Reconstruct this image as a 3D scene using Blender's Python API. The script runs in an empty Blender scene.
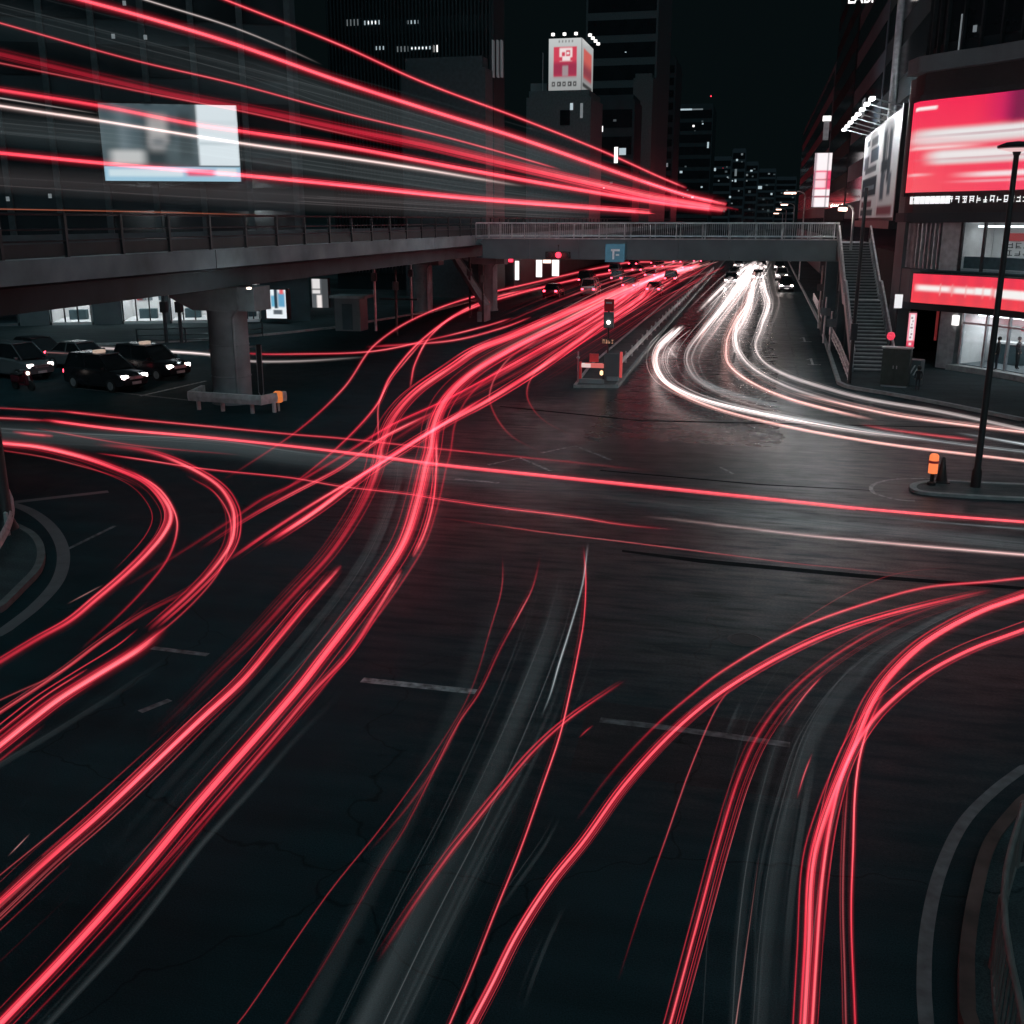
import bpy, bmesh, math, random
from math import sin, cos, tan, atan, radians, pi, hypot, sqrt
from mathutils import Vector, Matrix
random.seed(7)
sc = bpy.context.scene
COL = sc.collection
# ------------------------------------------------------------------ camera
FOC, CAMH = 1040.0, 8.0
PIT = atan(292/FOC); YAW = atan(251*cos(PIT)/FOC)
cam = bpy.data.objects.new('camera', bpy.data.cameras.new('camera')); COL.objects.link(cam)
cam.location = (0, 0, CAMH); cam.rotation_euler = (pi/2-PIT, 0, YAW)
cam.data.sensor_width = 36; cam.data.lens = FOC/1024*36
cam.data.clip_start = 0.1; cam.data.clip_end = 6000
sc.camera = cam
# ------------------------------------------------------------------ night sky, faint sky glow, exposure
w = bpy.data.worlds.new('World'); sc.world = w; w.use_nodes = True
bg = w.node_tree.nodes['Background']
bg.inputs[0].default_value = (0.30, 0.62, 0.70, 1); bg.inputs[1].default_value = 0.0062
SUN_S = 0.62; FILL_A = 300; FILL_B = 500; TRAIL_P = 0.52
sd = bpy.data.lights.new('night_glow', 'SUN'); sd.energy = SUN_S; sd.angle = radians(60); sd.color = (0.56, 0.92, 1.0)
so = bpy.data.objects.new('night_glow', sd); COL.objects.link(so); so.rotation_euler = (radians(32), radians(14), 0)
sc.view_settings.view_transform = 'Standard'; sc.view_settings.look = 'None'
sc.view_settings.exposure = 0; sc.view_settings.gamma = 1
sc.render.engine = 'CYCLES'
cy = sc.cycles
cy.transparent_max_bounces = 96; cy.max_bounces = 6; cy.sample_clamp_indirect = 3.0
# ------------------------------------------------------------------ pixel -> place helpers (used once, to find where things stand)
_fw = Vector((-sin(YAW)*cos(PIT), cos(YAW)*cos(PIT), -sin(PIT))); _rt = Vector((cos(YAW), sin(YAW), 0)); _up = _rt.cross(_fw)
CAM = Vector((0, 0, CAMH))
def ray(u, v): return _fw + _rt*((u-512)/FOC) + _up*((512-v)/FOC)
def g(u, v, z=0.0):
    d = ray(u, v); return CAM + d*((z-CAMH)/d.z)
def at_y(u, v, y):
    d = ray(u, v); return CAM + d*(y/d.y)
def on_plane(u, v, p, q):          # vertical plane through plan points p, q
    d = ray(u, v); n = Vector((q[1]-p[1], p[0]-q[0], 0)); return CAM + d*((Vector((p[0], p[1], 0))-CAM).dot(n)/d.dot(n))
def depth(p): return (Vector(p)-CAM).dot(_fw)
# ------------------------------------------------------------------ materials
MATS = {}
def mat(name, col, rough=0.6, metal=0.0, var=0.25, scale=3.0, bump=0.0, bscale=40.0, emit=None, es=0.0, spec=0.5):
    if name in MATS: return MATS[name]
    m = bpy.data.materials.new(name); m.use_nodes = True; nt = m.node_tree; b = nt.nodes['Principled BSDF']
    b.inputs['Roughness'].default_value = rough; b.inputs['Metallic'].default_value = metal
    b.inputs['Specular IOR Level'].default_value = spec
    tc = nt.nodes.new('ShaderNodeTexCoord')
    no = nt.nodes.new('ShaderNodeTexNoise'); no.inputs['Scale'].default_value = scale; no.inputs['Detail'].default_value = 6
    nt.links.new(tc.outputs['Object'], no.inputs['Vector'])
    mr = nt.nodes.new('ShaderNodeMapRange'); mr.inputs[1].default_value = 0.3; mr.inputs[2].default_value = 0.7
    mr.inputs[3].default_value = 1-var; mr.inputs[4].default_value = 1+var
    nt.links.new(no.outputs[0], mr.inputs[0])
    mx = nt.nodes.new('ShaderNodeVectorMath'); mx.operation = 'SCALE'; mx.inputs[0].default_value = col[:3]
    nt.links.new(mr.outputs[0], mx.inputs['Scale']); nt.links.new(mx.outputs[0], b.inputs['Base Color'])
    if bump:
        n2 = nt.nodes.new('ShaderNodeTexNoise'); n2.inputs['Scale'].default_value = bscale; n2.inputs['Detail'].default_value = 4
        nt.links.new(tc.outputs['Object'], n2.inputs['Vector'])
        bp = nt.nodes.new('ShaderNodeBump'); bp.inputs['Strength'].default_value = bump; bp.inputs['Distance'].default_value = 0.02
        nt.links.new(n2.outputs[0], bp.inputs['Height']); nt.links.new(bp.outputs[0], b.inputs['Normal'])
    if emit:
        b.inputs['Emission Color'].default_value = (*emit, 1); b.inputs['Emission Strength'].default_value = es
    MATS[name] = m; return m
def emitmat(name, col, s):
    return mat(name, (0.3*col[0], 0.3*col[1], 0.3*col[2]), 0.4, var=0.05, emit=col, es=s)
def glassmat(name='window_glass', alpha=0.25, tint=(0.02, 0.03, 0.035)):
    if name in MATS: return MATS[name]
    m = bpy.data.materials.new(name); m.use_nodes = True; nt = m.node_tree; nt.nodes.clear()
    o = nt.nodes.new('ShaderNodeOutputMaterial'); t = nt.nodes.new('ShaderNodeBsdfTransparent'); gl = nt.nodes.new('ShaderNodeBsdfGlossy')
    gl.inputs['Roughness'].default_value = 0.05; gl.inputs['Color'].default_value = (0.8, 0.9, 1, 1); t.inputs[0].default_value = (0.82, 0.88, 0.9, 1)
    mx = nt.nodes.new('ShaderNodeMixShader'); lw = nt.nodes.new('ShaderNodeLayerWeight'); f5 = nt.nodes.new('ShaderNodeMath'); f5.operation = 'POWER'; f5.inputs[1].default_value = 5
    f = nt.nodes.new('ShaderNodeMath'); f.operation = 'MULTIPLY_ADD'; f.inputs[1].default_value = .6; f.inputs[2].default_value = .04
    nt.links.new(lw.outputs['Facing'], f5.inputs[0]); nt.links.new(f5.outputs[0], f.inputs[0]); nt.links.new(f.outputs[0], mx.inputs[0]); nt.links.new(t.outputs[0], mx.inputs[1]); nt.links.new(gl.outputs[0], mx.inputs[2]); nt.links.new(mx.outputs[0], o.inputs[0])
    MATS[name] = m; return m
def screenmat(name, s):
    if name in MATS: return MATS[name]
    m = bpy.data.materials.new(name); m.use_nodes = True; nt = m.node_tree; b = nt.nodes['Principled BSDF']
    a = nt.nodes.new('ShaderNodeAttribute'); a.attribute_name = 'tint'
    b.inputs['Roughness'].default_value = 0.35 if s > 0 else 0.9
    b.inputs['Specular IOR Level'].default_value = 0.5 if s > 0 else 0.1
    if s > 0:
        b.inputs['Base Color'].default_value = (0.02, 0.02, 0.02, 1)
        nt.links.new(a.outputs['Color'], b.inputs['Emission Color']); b.inputs['Emission Strength'].default_value = s
    else: nt.links.new(a.outputs['Color'], b.inputs['Base Color'])
    MATS[name] = m; return m
def asphalt(name, base, r0, r1, tiles=1.0):
    m = bpy.data.materials.new(name); m.use_nodes = True; nt = m.node_tree; b = nt.nodes['Principled BSDF']; L = nt.links.new
    tc = nt.nodes.new('ShaderNodeTexCoord')
    def noise(sc_, det=5, ax=None):
        n = nt.nodes.new('ShaderNodeTexNoise'); n.inputs['Scale'].default_value = sc_; n.inputs['Detail'].default_value = det
        if ax:
            mp = nt.nodes.new('ShaderNodeMapping'); mp.inputs['Scale'].default_value = ax; mp.inputs['Rotation'].default_value = (0, 0, 0.12)
            L(tc.outputs['Object'], mp.inputs[0]); L(mp.outputs[0], n.inputs['Vector'])
        else: L(tc.outputs['Object'], n.inputs['Vector'])
        return n.outputs[0]
    def mr(x, a, c, lo, hi):
        n = nt.nodes.new('ShaderNodeMapRange'); n.inputs[1].default_value = a; n.inputs[2].default_value = c; n.inputs[3].default_value = lo; n.inputs[4].default_value = hi
        L(x, n.inputs[0]); return n.outputs[0]
    def ma(op, x, y):
        n = nt.nodes.new('ShaderNodeMath'); n.operation = op
        for i, q in enumerate((x, y)):
            if isinstance(q, (int, float)): n.inputs[i].default_value = q
            else: L(q, n.inputs[i])
        return n.outputs[0]
    big = noise(0.16, 4); mid = noise(1.3, 6); grain = noise(55, 3); streak = noise(1.0, 5, (0.12, 1.6, 1))
    f = ma('MULTIPLY', mr(big, .3, .7, .7, 1.3), mr(grain, .3, .75, .6, 1.5)); f = ma('MULTIPLY', f, mr(streak, .3, .7, .8, 1.25))
    # cracks and tar seams
    vo = nt.nodes.new('ShaderNodeTexVoronoi'); vo.feature = 'DISTANCE_TO_EDGE'; vo.inputs['Scale'].default_value = 0.14
    wv = nt.nodes.new('ShaderNodeVectorMath'); wv.operation = 'ADD'; nz = nt.nodes.new('ShaderNodeTexNoise'); nz.inputs['Scale'].default_value = 1.2
    L(tc.outputs['Object'], nz.inputs['Vector']); L(tc.outputs['Object'], wv.inputs[0]); L(nz.outputs['Color'], wv.inputs[1]); L(wv.outputs[0], vo.inputs['Vector'])
    f = ma('MULTIPLY', f, mr(vo.outputs['Distance'], 0.0, 0.004, 0.45, 1.0))
    sv = nt.nodes.new('ShaderNodeVectorMath'); sv.operation = 'SCALE'; sv.inputs[0].default_value = base; L(f, sv.inputs['Scale']); L(sv.outputs[0], b.inputs['Base Color'])
    ds = nt.nodes.new('ShaderNodeVectorMath'); ds.operation = 'DISTANCE'; sq = nt.nodes.new('ShaderNodeVectorMath'); sq.operation = 'MULTIPLY'; sq.inputs[1].default_value = (1.0, .62, 0)
    L(tc.outputs['Object'], sq.inputs[0]); L(sq.outputs[0], ds.inputs[0]); ds.inputs[1].default_value = (-0.5, 20.5, 0)
    pol = mr(ma('ADD', ds.outputs['Value'], ma('MULTIPLY', ma('SUBTRACT', big, .5), 9.0)), 5.5, 14.0, 1.0, 0.0)
    sx = nt.nodes.new('ShaderNodeSeparateXYZ'); L(tc.outputs['Object'], sx.inputs[0])
    wheel = ma('MULTIPLY', mr(ma('ABSOLUTE', ma('ADD', sx.outputs['X'], 2.5), 0), 3.6, 6.2, 1.0, 0.0), mr(sx.outputs['Y'], 31.0, 39.0, 0.0, 1.0))
    pol = ma('MAXIMUM', ma('MULTIPLY', pol, .72), wheel); worn = mr(noise(1.6, 9, (.45, 2.4, 1)), .36, .66, .12, 1.7); worn = ma('MULTIPLY', worn, mr(noise(17, 4), .3, .7, .45, 1.55))
    ro = mr(ma('ADD', ma('MULTIPLY', streak, .5), ma('MULTIPLY', mid, .5)), .3, .7, r0, r1)
    L(ma('ADD', ro, ma('MULTIPLY', ma('SUBTRACT', 1.0, pol), .42)), b.inputs['Roughness'])
    L(ma('ADD', .03, ma('ADD', ma('MULTIPLY', worn, ma('MULTIPLY', pol, .30)), ma('MULTIPLY', wheel, .55))), b.inputs['Specular IOR Level'])
    bp = nt.nodes.new('ShaderNodeBump'); bp.inputs['Strength'].default_value = 0.34; bp.inputs['Distance'].default_value = 0.012
    L(ma('ADD', ma('MULTIPLY', grain, 1.3), ma('MULTIPLY', noise(34, 3, (.5, 1.6, 1)), .9)), bp.inputs['Height']); L(bp.outputs[0], b.inputs['Normal'])
    MATS[name] = m; return m
ASPH = asphalt('asphalt', (0.0105, 0.028, 0.033), 0.17, 0.36)
PAVE = asphalt('paving', (0.042, 0.056, 0.060), 0.3, 0.6)
KERB = mat('kerb_stone', (0.26, 0.28, 0.28), 0.75, bump=0.3)
PAINT = mat('road_paint', (0.22, 0.24, 0.245), 0.7, var=0.9, scale=6)
OLDPAINT = mat('worn_road_paint', (0.085, 0.095, 0.10), 0.7, var=0.9, scale=6)
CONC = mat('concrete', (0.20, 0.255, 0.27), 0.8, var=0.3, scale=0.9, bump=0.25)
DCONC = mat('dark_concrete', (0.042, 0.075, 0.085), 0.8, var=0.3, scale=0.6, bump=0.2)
STEEL = mat('galvanised_steel', (0.42, 0.44, 0.46), 0.45, 0.75, bump=0.05)
DSTEEL = mat('dark_painted_steel', (0.035, 0.04, 0.045), 0.45, 0.3)
BLK = mat('black_plastic', (0.015, 0.016, 0.018), 0.5)
RUB = mat('rubber', (0.015, 0.015, 0.016), 0.8)
WALLD = mat('dark_wall_panel', (0.009, 0.021, 0.027), 0.6, var=0.3, scale=0.4)
WALLM = mat('grey_wall_panel', (0.11, 0.135, 0.145), 0.55, var=0.2, scale=0.5)
WALLW = mat('pale_interior_wall', (0.7, 0.7, 0.7), 0.7, var=0.06)
BACKW = mat('night_street_wall', (0.003, 0.011, 0.015), 0.8, var=.3, scale=.4, spec=.1)
TAR = mat('tar_seam', (.007, .012, .014), .9, var=.3, spec=.05)
DGLASS = mat('dark_window_glass', (0.012, 0.015, 0.018), 0.12, 0.0, var=0.2, scale=0.3)
GLASS = glassmat()
E_WHITE = emitmat('white_lamp', (1, 0.97, 0.95), 1.6)
E_COOL = emitmat('cool_window_light', (0.75, 0.92, 1.0), 0.55)
E_DIMW = emitmat('dim_window_light', (0.8, 0.9, 0.95), 0.16)
E_FAINT = emitmat('faint_window_light', (0.75, 0.85, 0.9), 0.05)
E_WARM = emitmat('warm_lamp', (1, 0.72, 0.6), 3.0)
E_RED = emitmat('red_lamp', (1, 0.04, 0.08), 2.4)
E_ORANGE = emitmat('orange_lamp', (1, 0.25, 0.07), 1.1)
E_HEAD = emitmat('headlamp', (1, 0.86, 0.80), 9.0)
E_STRIP = emitmat('interior_ceiling_light', (1, 0.96, 0.95), 5.0)
REDREF = mat('red_reflective_sheet', (0.75, 0.08, 0.09), 0.4, var=0.1, emit=(1, .1, .1), es=0.05)
REDPNT = mat('red_paint', (0.5, 0.03, 0.04), 0.45)
# ------------------------------------------------------------------ mesh builder
class MB:
    def __init__(s): s.v = []; s.f = []; s.mi = []; s.cur = 0
    def add(s, vs, fs):
        n = len(s.v); s.v += [tuple(x) for x in vs]; s.f += [tuple(i+n for i in f) for f in fs]; s.mi += [s.cur]*len(fs); return s
    def box(s, x0, x1, y0, y1, z0, z1, M=None, bev=0.0):
        vs = [Vector(p) for p in ((x0,y0,z0),(x1,y0,z0),(x1,y1,z0),(x0,y1,z0),(x0,y0,z1),(x1,y0,z1),(x1,y1,z1),(x0,y1,z1))]
        if bev:
            bm = bmesh.new(); bvs = [bm.verts.new(q) for q in vs]
            for f in ((3,2,1,0),(4,5,6,7),(0,1,5,4),(1,2,6,5),(2,3,7,6),(3,0,4,7)): bm.faces.new([bvs[i] for i in f])
            bmesh.ops.bevel(bm, geom=bm.edges[:], offset=bev, segments=2, affect='EDGES', profile=0.6)
            bm.verts.index_update(); vs = [q.co.copy() for q in bm.verts]; fs = [[q.index for q in f.verts] for f in bm.faces]; bm.free()
        else: fs = [(3,2,1,0),(4,5,6,7),(0,1,5,4),(1,2,6,5),(2,3,7,6),(3,0,4,7)]
        if M: vs = [M @ q for q in vs]
        return s.add(vs, fs)
    def prism(s, poly, z0, z1):
        n = len(poly); vs = [(p[0], p[1], z0) for p in poly]+[(p[0], p[1], z1) for p in poly]
        fs = [tuple(range(n))[::-1], tuple(range(n, 2*n))]+[(i, (i+1) % n, n+(i+1) % n, n+i) for i in range(n)]
        return s.add(vs, fs)
    def tube(s, pts, r, n=8, cap=True):
        pts = [Vector(p) for p in pts]; rs = r if isinstance(r, (list, tuple)) else [r]*len(pts); vs = []; fs = []
        for i, p in enumerate(pts):
            t = (pts[min(i+1, len(pts)-1)]-pts[max(i-1, 0)]).normalized()
            a = t.cross(Vector((0, 0, 1)));
            if a.length < 0.05: a = t.cross(Vector((0, 1, 0)))
            a.normalize(); b = a.cross(t)
            for k in range(n): vs.append(p+(a*cos(2*pi*k/n)+b*sin(2*pi*k/n))*rs[i])
        for i in range(len(pts)-1):
            for k in range(n): fs.append((i*n+k, i*n+(k+1) % n, (i+1)*n+(k+1) % n, (i+1)*n+k))
        if cap: fs += [tuple(range(n))[::-1], tuple(range((len(pts)-1)*n, len(pts)*n))]
        return s.add(vs, fs)
    def lathe(s, prof, c, n=20):
        pts = [(c[0]+r*cos(2*pi*k/n), c[1]+r*sin(2*pi*k/n), c[2]+z) for r, z in prof for k in range(n)]; fs = []
        for i in range(len(prof)-1):
            for k in range(n): fs.append((i*n+k, i*n+(k+1) % n, (i+1)*n+(k+1) % n, (i+1)*n+k))
        fs += [tuple(range(n))[::-1], tuple(range((len(prof)-1)*n, len(prof)*n))]
        return s.add(pts, fs)
    def ribbon(s, a, b):           # strip between two polylines
        n = len(a); vs = list(a)+list(b); return s.add(vs, [(i, i+1, n+i+1, n+i) for i in range(n-1)])
    def build(s, name, m, parent=None, smooth=False):
        me = bpy.data.meshes.new(name); me.from_pydata(s.v, [], s.f)
        ms = m if isinstance(m, (list, tuple)) else [m]
        for q in ms: me.materials.append(q)
        if len(ms) > 1: me.polygons.foreach_set('material_index', s.mi)
        bm = bmesh.new(); bm.from_mesh(me); bmesh.ops.recalc_face_normals(bm, faces=bm.faces); bm.to_mesh(me); bm.free()
        if smooth:
            me.polygons.foreach_set('use_smooth', [True]*len(me.polygons))
            try: me.set_sharp_from_angle(angle=radians(40))
            except Exception: pass
        o = bpy.data.objects.new(name, me); COL.objects.link(o)
        if parent: o.parent = parent
        return o
def tag(o, label, cat, group=None):
    o['label'] = label; o['category'] = cat
    if group: o['group'] = group
    return o
def struct(o): o['kind'] = 'structure'; return o
def thing(name, label, cat, loc=(0, 0, 0), rz=0, group=None):
    o = bpy.data.objects.new(name, None); COL.objects.link(o); o.location = loc; o.rotation_euler = (0, 0, rz); o.empty_display_size = 0.2
    return tag(o, label, cat, group)
def copy_tree(o, parent=None):
    c = o.copy(); COL.objects.link(c)
    if parent: c.parent = parent
    for ch in [q for q in bpy.data.objects if q.parent == o]: copy_tree(ch, c)
    return c
def panel(name, fn, nx, ny, colfn, m, parent=None):
    vs = []; fs = []; cs = []
    for j in range(ny+1):
        for i in range(nx+1):
            vs.append(fn(i/nx, j/ny)); cs.append(colfn(i/nx, j/ny))
    for j in range(ny):
        for i in range(nx): a = j*(nx+1)+i; fs.append((a, a+1, a+nx+2, a+nx+1))
    me = bpy.data.meshes.new(name); me.from_pydata([tuple(v) for v in vs], [], fs); me.materials.append(m)
    at = me.color_attributes.new('tint', 'FLOAT_COLOR', 'POINT')
    at.data.foreach_set('color', [x for c in cs for x in (c[0], c[1], c[2], 1.0)])
    o = bpy.data.objects.new(name, me); COL.objects.link(o)
    if parent: o.parent = parent
    return o
def softbox(x, a, b, e):
    def ss(t): t = max(0, min(1, t)); return t*t*(3-2*t)
    return ss((x-a)/e+0.5)*ss((b-x)/e+0.5)
def paint(base, items):
    def f(s, t):
        c = list(base(s, t) if callable(base) else base)
        for s0, s1, t0, t1, col, es, et in items:
            k = softbox(s, s0, s1, es)*softbox(t, t0, t1, et)
            for i in range(3): c[i] = c[i]*(1-k)+col[i]*k
        return c
    return f
def glyph(mb, fn, s0, s1, t0, t1, rnd):      # one blurred character made of strokes on a panel surface fn(s,t,out)
    W, Hh = s1-s0, t1-t0
    def bar(a, b, c, d):
        q = [fn(s0+a*W, t0+c*Hh), fn(s0+b*W, t0+c*Hh), fn(s0+b*W, t0+d*Hh), fn(s0+a*W, t0+d*Hh)]; mb.add(q, [(0, 1, 2, 3)])
    for k in range(rnd.choice((2, 3))): y = rnd.choice((.08, .32, .55, .8)); bar(rnd.uniform(.05, .2), rnd.uniform(.7, .95), y, y+.13)
    for k in range(rnd.choice((1, 2))): x = rnd.choice((.12, .42, .7)); bar(x, x+.14, rnd.uniform(.02, .2), rnd.uniform(.75, .98))
class Facade:                                 # a plan polyline seen from above; s runs along it, out is towards the street
    def __init__(s, pts): s.p = [Vector((a, b, 0)) for a, b in pts]; s.d = [0]; [s.d.append(s.d[-1]+(s.p[i+1]-s.p[i]).length) for i in range(len(pts)-1)]
    def at(s, t, z, out=0.0):
        i = max(0, min(len(s.p)-2, next((k for k in range(len(s.d)-1) if t <= s.d[k+1]), len(s.d)-2)))
        e = (s.p[i+1]-s.p[i]).normalized()
        def nrm(k):
            a = (s.p[min(k+1, len(s.p)-1)]-s.p[max(k-1, 0)]).normalized(); return Vector((a.y, -a.x, 0))
        f = (t-s.d[i])/(s.d[i+1]-s.d[i]); n = (nrm(i)*(1-f)+nrm(i+1)*f).normalized() if 0 <= f <= 1 else nrm(i)
        q = s.p[i]+e*(t-s.d[i])+n*out; q.z = z; return q
    def sz(s, u, v):
        best = None
        for i in range(len(s.p)-1):
            q = on_plane(u, v, s.p[i], s.p[i+1]); L = s.d[i+1]-s.d[i]; f = (Vector((q.x, q.y, 0))-s.p[i]).dot(s.p[i+1]-s.p[i])/L/L
            e = 0 if 0 <= f <= 1 else min(abs(f), abs(f-1))
            if best is None or e < best[0]: best = (e, s.d[i]+f*L, q.z)
        return best[1], best[2]
    def slab(s, mb, s0, s1, z0, z1, o0, o1, n=None):
        n = n or max(1, int((s1-s0)/.25)) if len(s.p) > 2 else 1; vs = []; fs = []
        for i in range(n+1):
            t = s0+(s1-s0)*i/n; vs += [s.at(t, z0, o0), s.at(t, z0, o1), s.at(t, z1, o1), s.at(t, z1, o0)]
        for i in range(n):
            for k in range(4): fs.append((i*4+k, i*4+(k+1) % 4, i*4+4+(k+1) % 4, i*4+4+k))
        fs += [(0, 1, 2, 3), (n*4+3, n*4+2, n*4+1, n*4)]
        mb.add(vs, fs); return mb
def lamp(name, loc, e, col, r=0.15, spot=None):
    d = bpy.data.lights.new(name, 'SPOT' if spot else 'POINT'); d.energy = e; d.color = col; d.shadow_soft_size = r
    if spot: d.spot_size = radians(spot); d.spot_blend = 0.7
    o = bpy.data.objects.new(name, d); COL.objects.link(o); o.location = loc; return o
def catmull(P, step):
    out = []; n = len(P)
    for i in range(n-1):
        p0, p1, p2, p3 = P[max(i-1, 0)], P[i], P[i+1], P[min(i+2, n-1)]
        if i == 0: p0 = p1*2-p2
        if i == n-2: p3 = p2*2-p1
        m = max(2, int(step(p1, p2)))
        def tj(a, b): return max(1e-4, (b-a).length)**0.5
        t0 = 0; t1 = tj(p0, p1); t2 = t1+tj(p1, p2); t3 = t2+tj(p2, p3)
        for k in range(m):
            t = t1+(t2-t1)*k/m
            A1 = p0*((t1-t)/(t1-t0))+p1*((t-t0)/(t1-t0)); A2 = p1*((t2-t)/(t2-t1))+p2*((t-t1)/(t2-t1)); A3 = p2*((t3-t)/(t3-t2))+p3*((t-t2)/(t3-t2))
            B1 = A1*((t2-t)/(t2-t0))+A2*((t-t0)/(t2-t0)); B2 = A2*((t3-t)/(t3-t1))+A3*((t-t1)/(t3-t1))
            out.append(B1*((t2-t)/(t2-t1))+B2*((t-t1)/(t2-t1)))
    out.append(P[-1].copy()); return out
def flat(name, pts, m, width, z=0.008):       # painted line lying on the road
    P = [Vector((p[0], p[1], z)) for p in pts]; a = []; b = []
    for i, p in enumerate(P):
        t = (P[min(i+1, len(P)-1)]-P[max(i-1, 0)]).normalized(); nn = Vector((-t.y, t.x, 0))*width/2; a.append(p+nn); b.append(p-nn)
    return MB().ribbon(a, b).build(name, m)
def kerb(name, pts, m, width=0.22, h=0.13):
    P = [Vector((p[0], p[1], 0)) for p in pts]; mb = MB(); vs = []; fs = []
    for i, p in enumerate(P):
        t = (P[min(i+1, len(P)-1)]-P[max(i-1, 0)]).normalized(); nn = Vector((-t.y, t.x, 0))*width/2
        for q, z in ((p+nn, 0), (p+nn, h), (p-nn, h), (p-nn, 0)): vs.append((q.x, q.y, z-.002))
    for i in range(len(P)-1):
        for k in range(4): fs.append((i*4+k, i*4+(k+1) % 4, i*4+4+(k+1) % 4, i*4+4+k))
    return mb.add(vs, fs).build(name, m)

# ================================================================== ground, pavements, kerbs, paint
gm = MB(); gm.add([(-900, -120, 0), (900, -120, 0), (900, 2500, 0), (-900, 2500, 0)], [(0, 1, 2, 3)])
struct(gm.build('ground', ASPH))
def walk(name, poly, z=0.13): return struct(MB().prism(poly, -0.05, z).build(name, PAVE))
def curve(px, n=8):
    P = [g(u, v) for u, v in px]; return [(p.x, p.y) for p in catmull(P, lambda a, b: n)]
rk = [(6.2, 420), (5.0, 90)]+curve([(840, 384), (850, 388), (885, 394), (940, 404), (1024, 421)])
walk('pavement', rk+[(60, 36), (120, 60), (120, 420)])
struct(kerb('kerb', [(p[0]-.06, p[1]-.1) for p in rk], KERB, 0.2, 0.15))
lk = curve([(0, 347), (140, 344), (250, 337), (330, 329)])+[(-28.5, 92), (-27.5, 130), (-27, 420)]
walk('pavement', lk+[(-120, 420), (-160, 90), (-120, 55)])
struct(kerb('kerb', lk, KERB, 0.2, 0.15))
# near corner on the left: painted kerb ring, inner kerb
ring = [(-19, 27.2)]+curve([(8, 503), (28, 510), (50, 526), (63, 551), (58, 580), (36, 606), (0, 634)])+[(-16.6, 14)]
ringi = [(-20.3, 24)]+curve([(12, 527), (32, 538), (41, 552), (38, 572), (20, 592), (0, 612)])+[(-17.8, 14.5)]
struct(flat('painted_kerb_line', ring, mat('grey_kerb_paint', (.085, .095, .10), .6, var=.2, scale=2), 0.3, 0.006))
walk('pavement', ringi+[(-40, 12), (-40, 26)], 0.12); struct(kerb('kerb', ringi, mat('dull_kerb', (0.09, 0.1, 0.1), .8), 0.18, 0.14))
# near corner on the right
br = [(2.15, 6)]+curve([(926, 1022), (924, 985), (927, 930), (940, 872), (964, 822), (995, 790), (1024, 768)])+[(6, 16.6), (12, 19)]
PK = mat('pale_kerb_paint', (.105, .115, .12), .7, var=.35, scale=5); struct(flat('painted_kerb_line', br, PK, 0.155, 0.006))
bri = [(2.75, 6)]+curve([(966, 1022), (966, 960), (975, 900), (990, 850), (1024, 806)])+[(12, 16.5)]
walk('pavement', bri+[(30, 14), (30, 4), (2.75, 4)], 0.12)
struct(kerb('kerb', bri, mat('rusty_kerb', (0.085, 0.055, 0.05), .8, var=.6, scale=1.5), 0.16, 0.15))
# road paint
def pl(px, wd=0.16, m=OLDPAINT, z=0.004): return struct(flat('road_marking', [g(u, v)[:2] for u, v in px], m, wd, z))
pl([(362, 680), (476, 692)], 0.2, PAINT); pl([(600, 720), (660, 727), (720, 735), (790, 745)], 0.18)
pl([(488, 465), (520, 458), (551, 471)], 0.15, PAINT); pl([(541, 453), (575, 446), (611, 460)], 0.15, PAINT); pl([(455, 479), (499, 483)], 0.16, PAINT)
pl([(76, 388), (205, 402)], 0.2); pl([(140, 396), (206, 381)], 0.2, PAINT); pl([(584, 437), (600, 441)], .15); pl([(720, 467), (733, 474)], .12, PAINT)
pl([(62, 552), (115, 526)], 0.12); pl([(152, 648), (208, 655)], .15); pl([(170, 700), (140, 712)], .14)
for k in range(11): y = 56+k*9.5; struct(flat('road_marking', [(2.35, y), (2.35, y+5.5)], OLDPAINT, 0.15, 0.004))
for k in range(9): y = 62+k*11; struct(flat('road_marking', [(-1.2, y), (-1.2, y+5)], OLDPAINT, 0.15, 0.004))
for k in range(9): y = 66+k*11; struct(flat('road_marking', [(-14.2, y), (-14.2, y+5)], OLDPAINT, 0.15, 0.004))
for k in range(9): y = 66+k*11; struct(flat('road_marking', [(-18.0, y), (-18.0, y+5)], OLDPAINT, 0.15, 0.004))
for y in (62, 74): struct(flat('road_marking', [(3.3, y), (3.3, y+3), (3.0, y+2.2)], PAINT, 0.14, 0.004)); struct(flat('road_marking', [(3.0, y+.2), (3.75, y+.2)], PAINT, 0.16, 0.006))
patch = asphalt('asphalt_patch', (0.024, 0.028, 0.031), .3, .55)
def lay(px, z, m=None): return struct(MB().add([(*g(u, v)[:2], z) for u, v in px], [tuple(range(len(px)))]).build('road_seam' if m else 'road_patch', m or patch))
lay([(622, 550), (700, 559), (860, 574), (1024, 587), (1024, 590), (860, 578), (700, 563), (622, 552)], 0.003, TAR)
lay([(590, 700), (800, 728), (800, 800), (570, 770)], 0.003); lay([(500, 406), (640, 420), (1000, 428), (1000, 429), (640, 421.2), (500, 407)], 0.002, TAR); lay([(600, 470), (760, 484), (870, 490), (870, 490.6), (760, 485.2), (600, 470.8)], 0.002, TAR)
# teardrop island marking
isl = curve([(1030, 491), (985, 484), (930, 479), (890, 480), (872, 486), (876, 494), (900, 500), (915, 501)]); struct(flat('road_marking', isl, PAINT, 0.13, 0.006))
isk = curve([(1060, 488), (985, 485), (935, 483), (914, 487), (918, 493), (960, 497), (1060, 502)])
walk('traffic_island', isk, 0.07); struct(kerb('kerb', isk, KERB, 0.2, 0.09))
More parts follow.
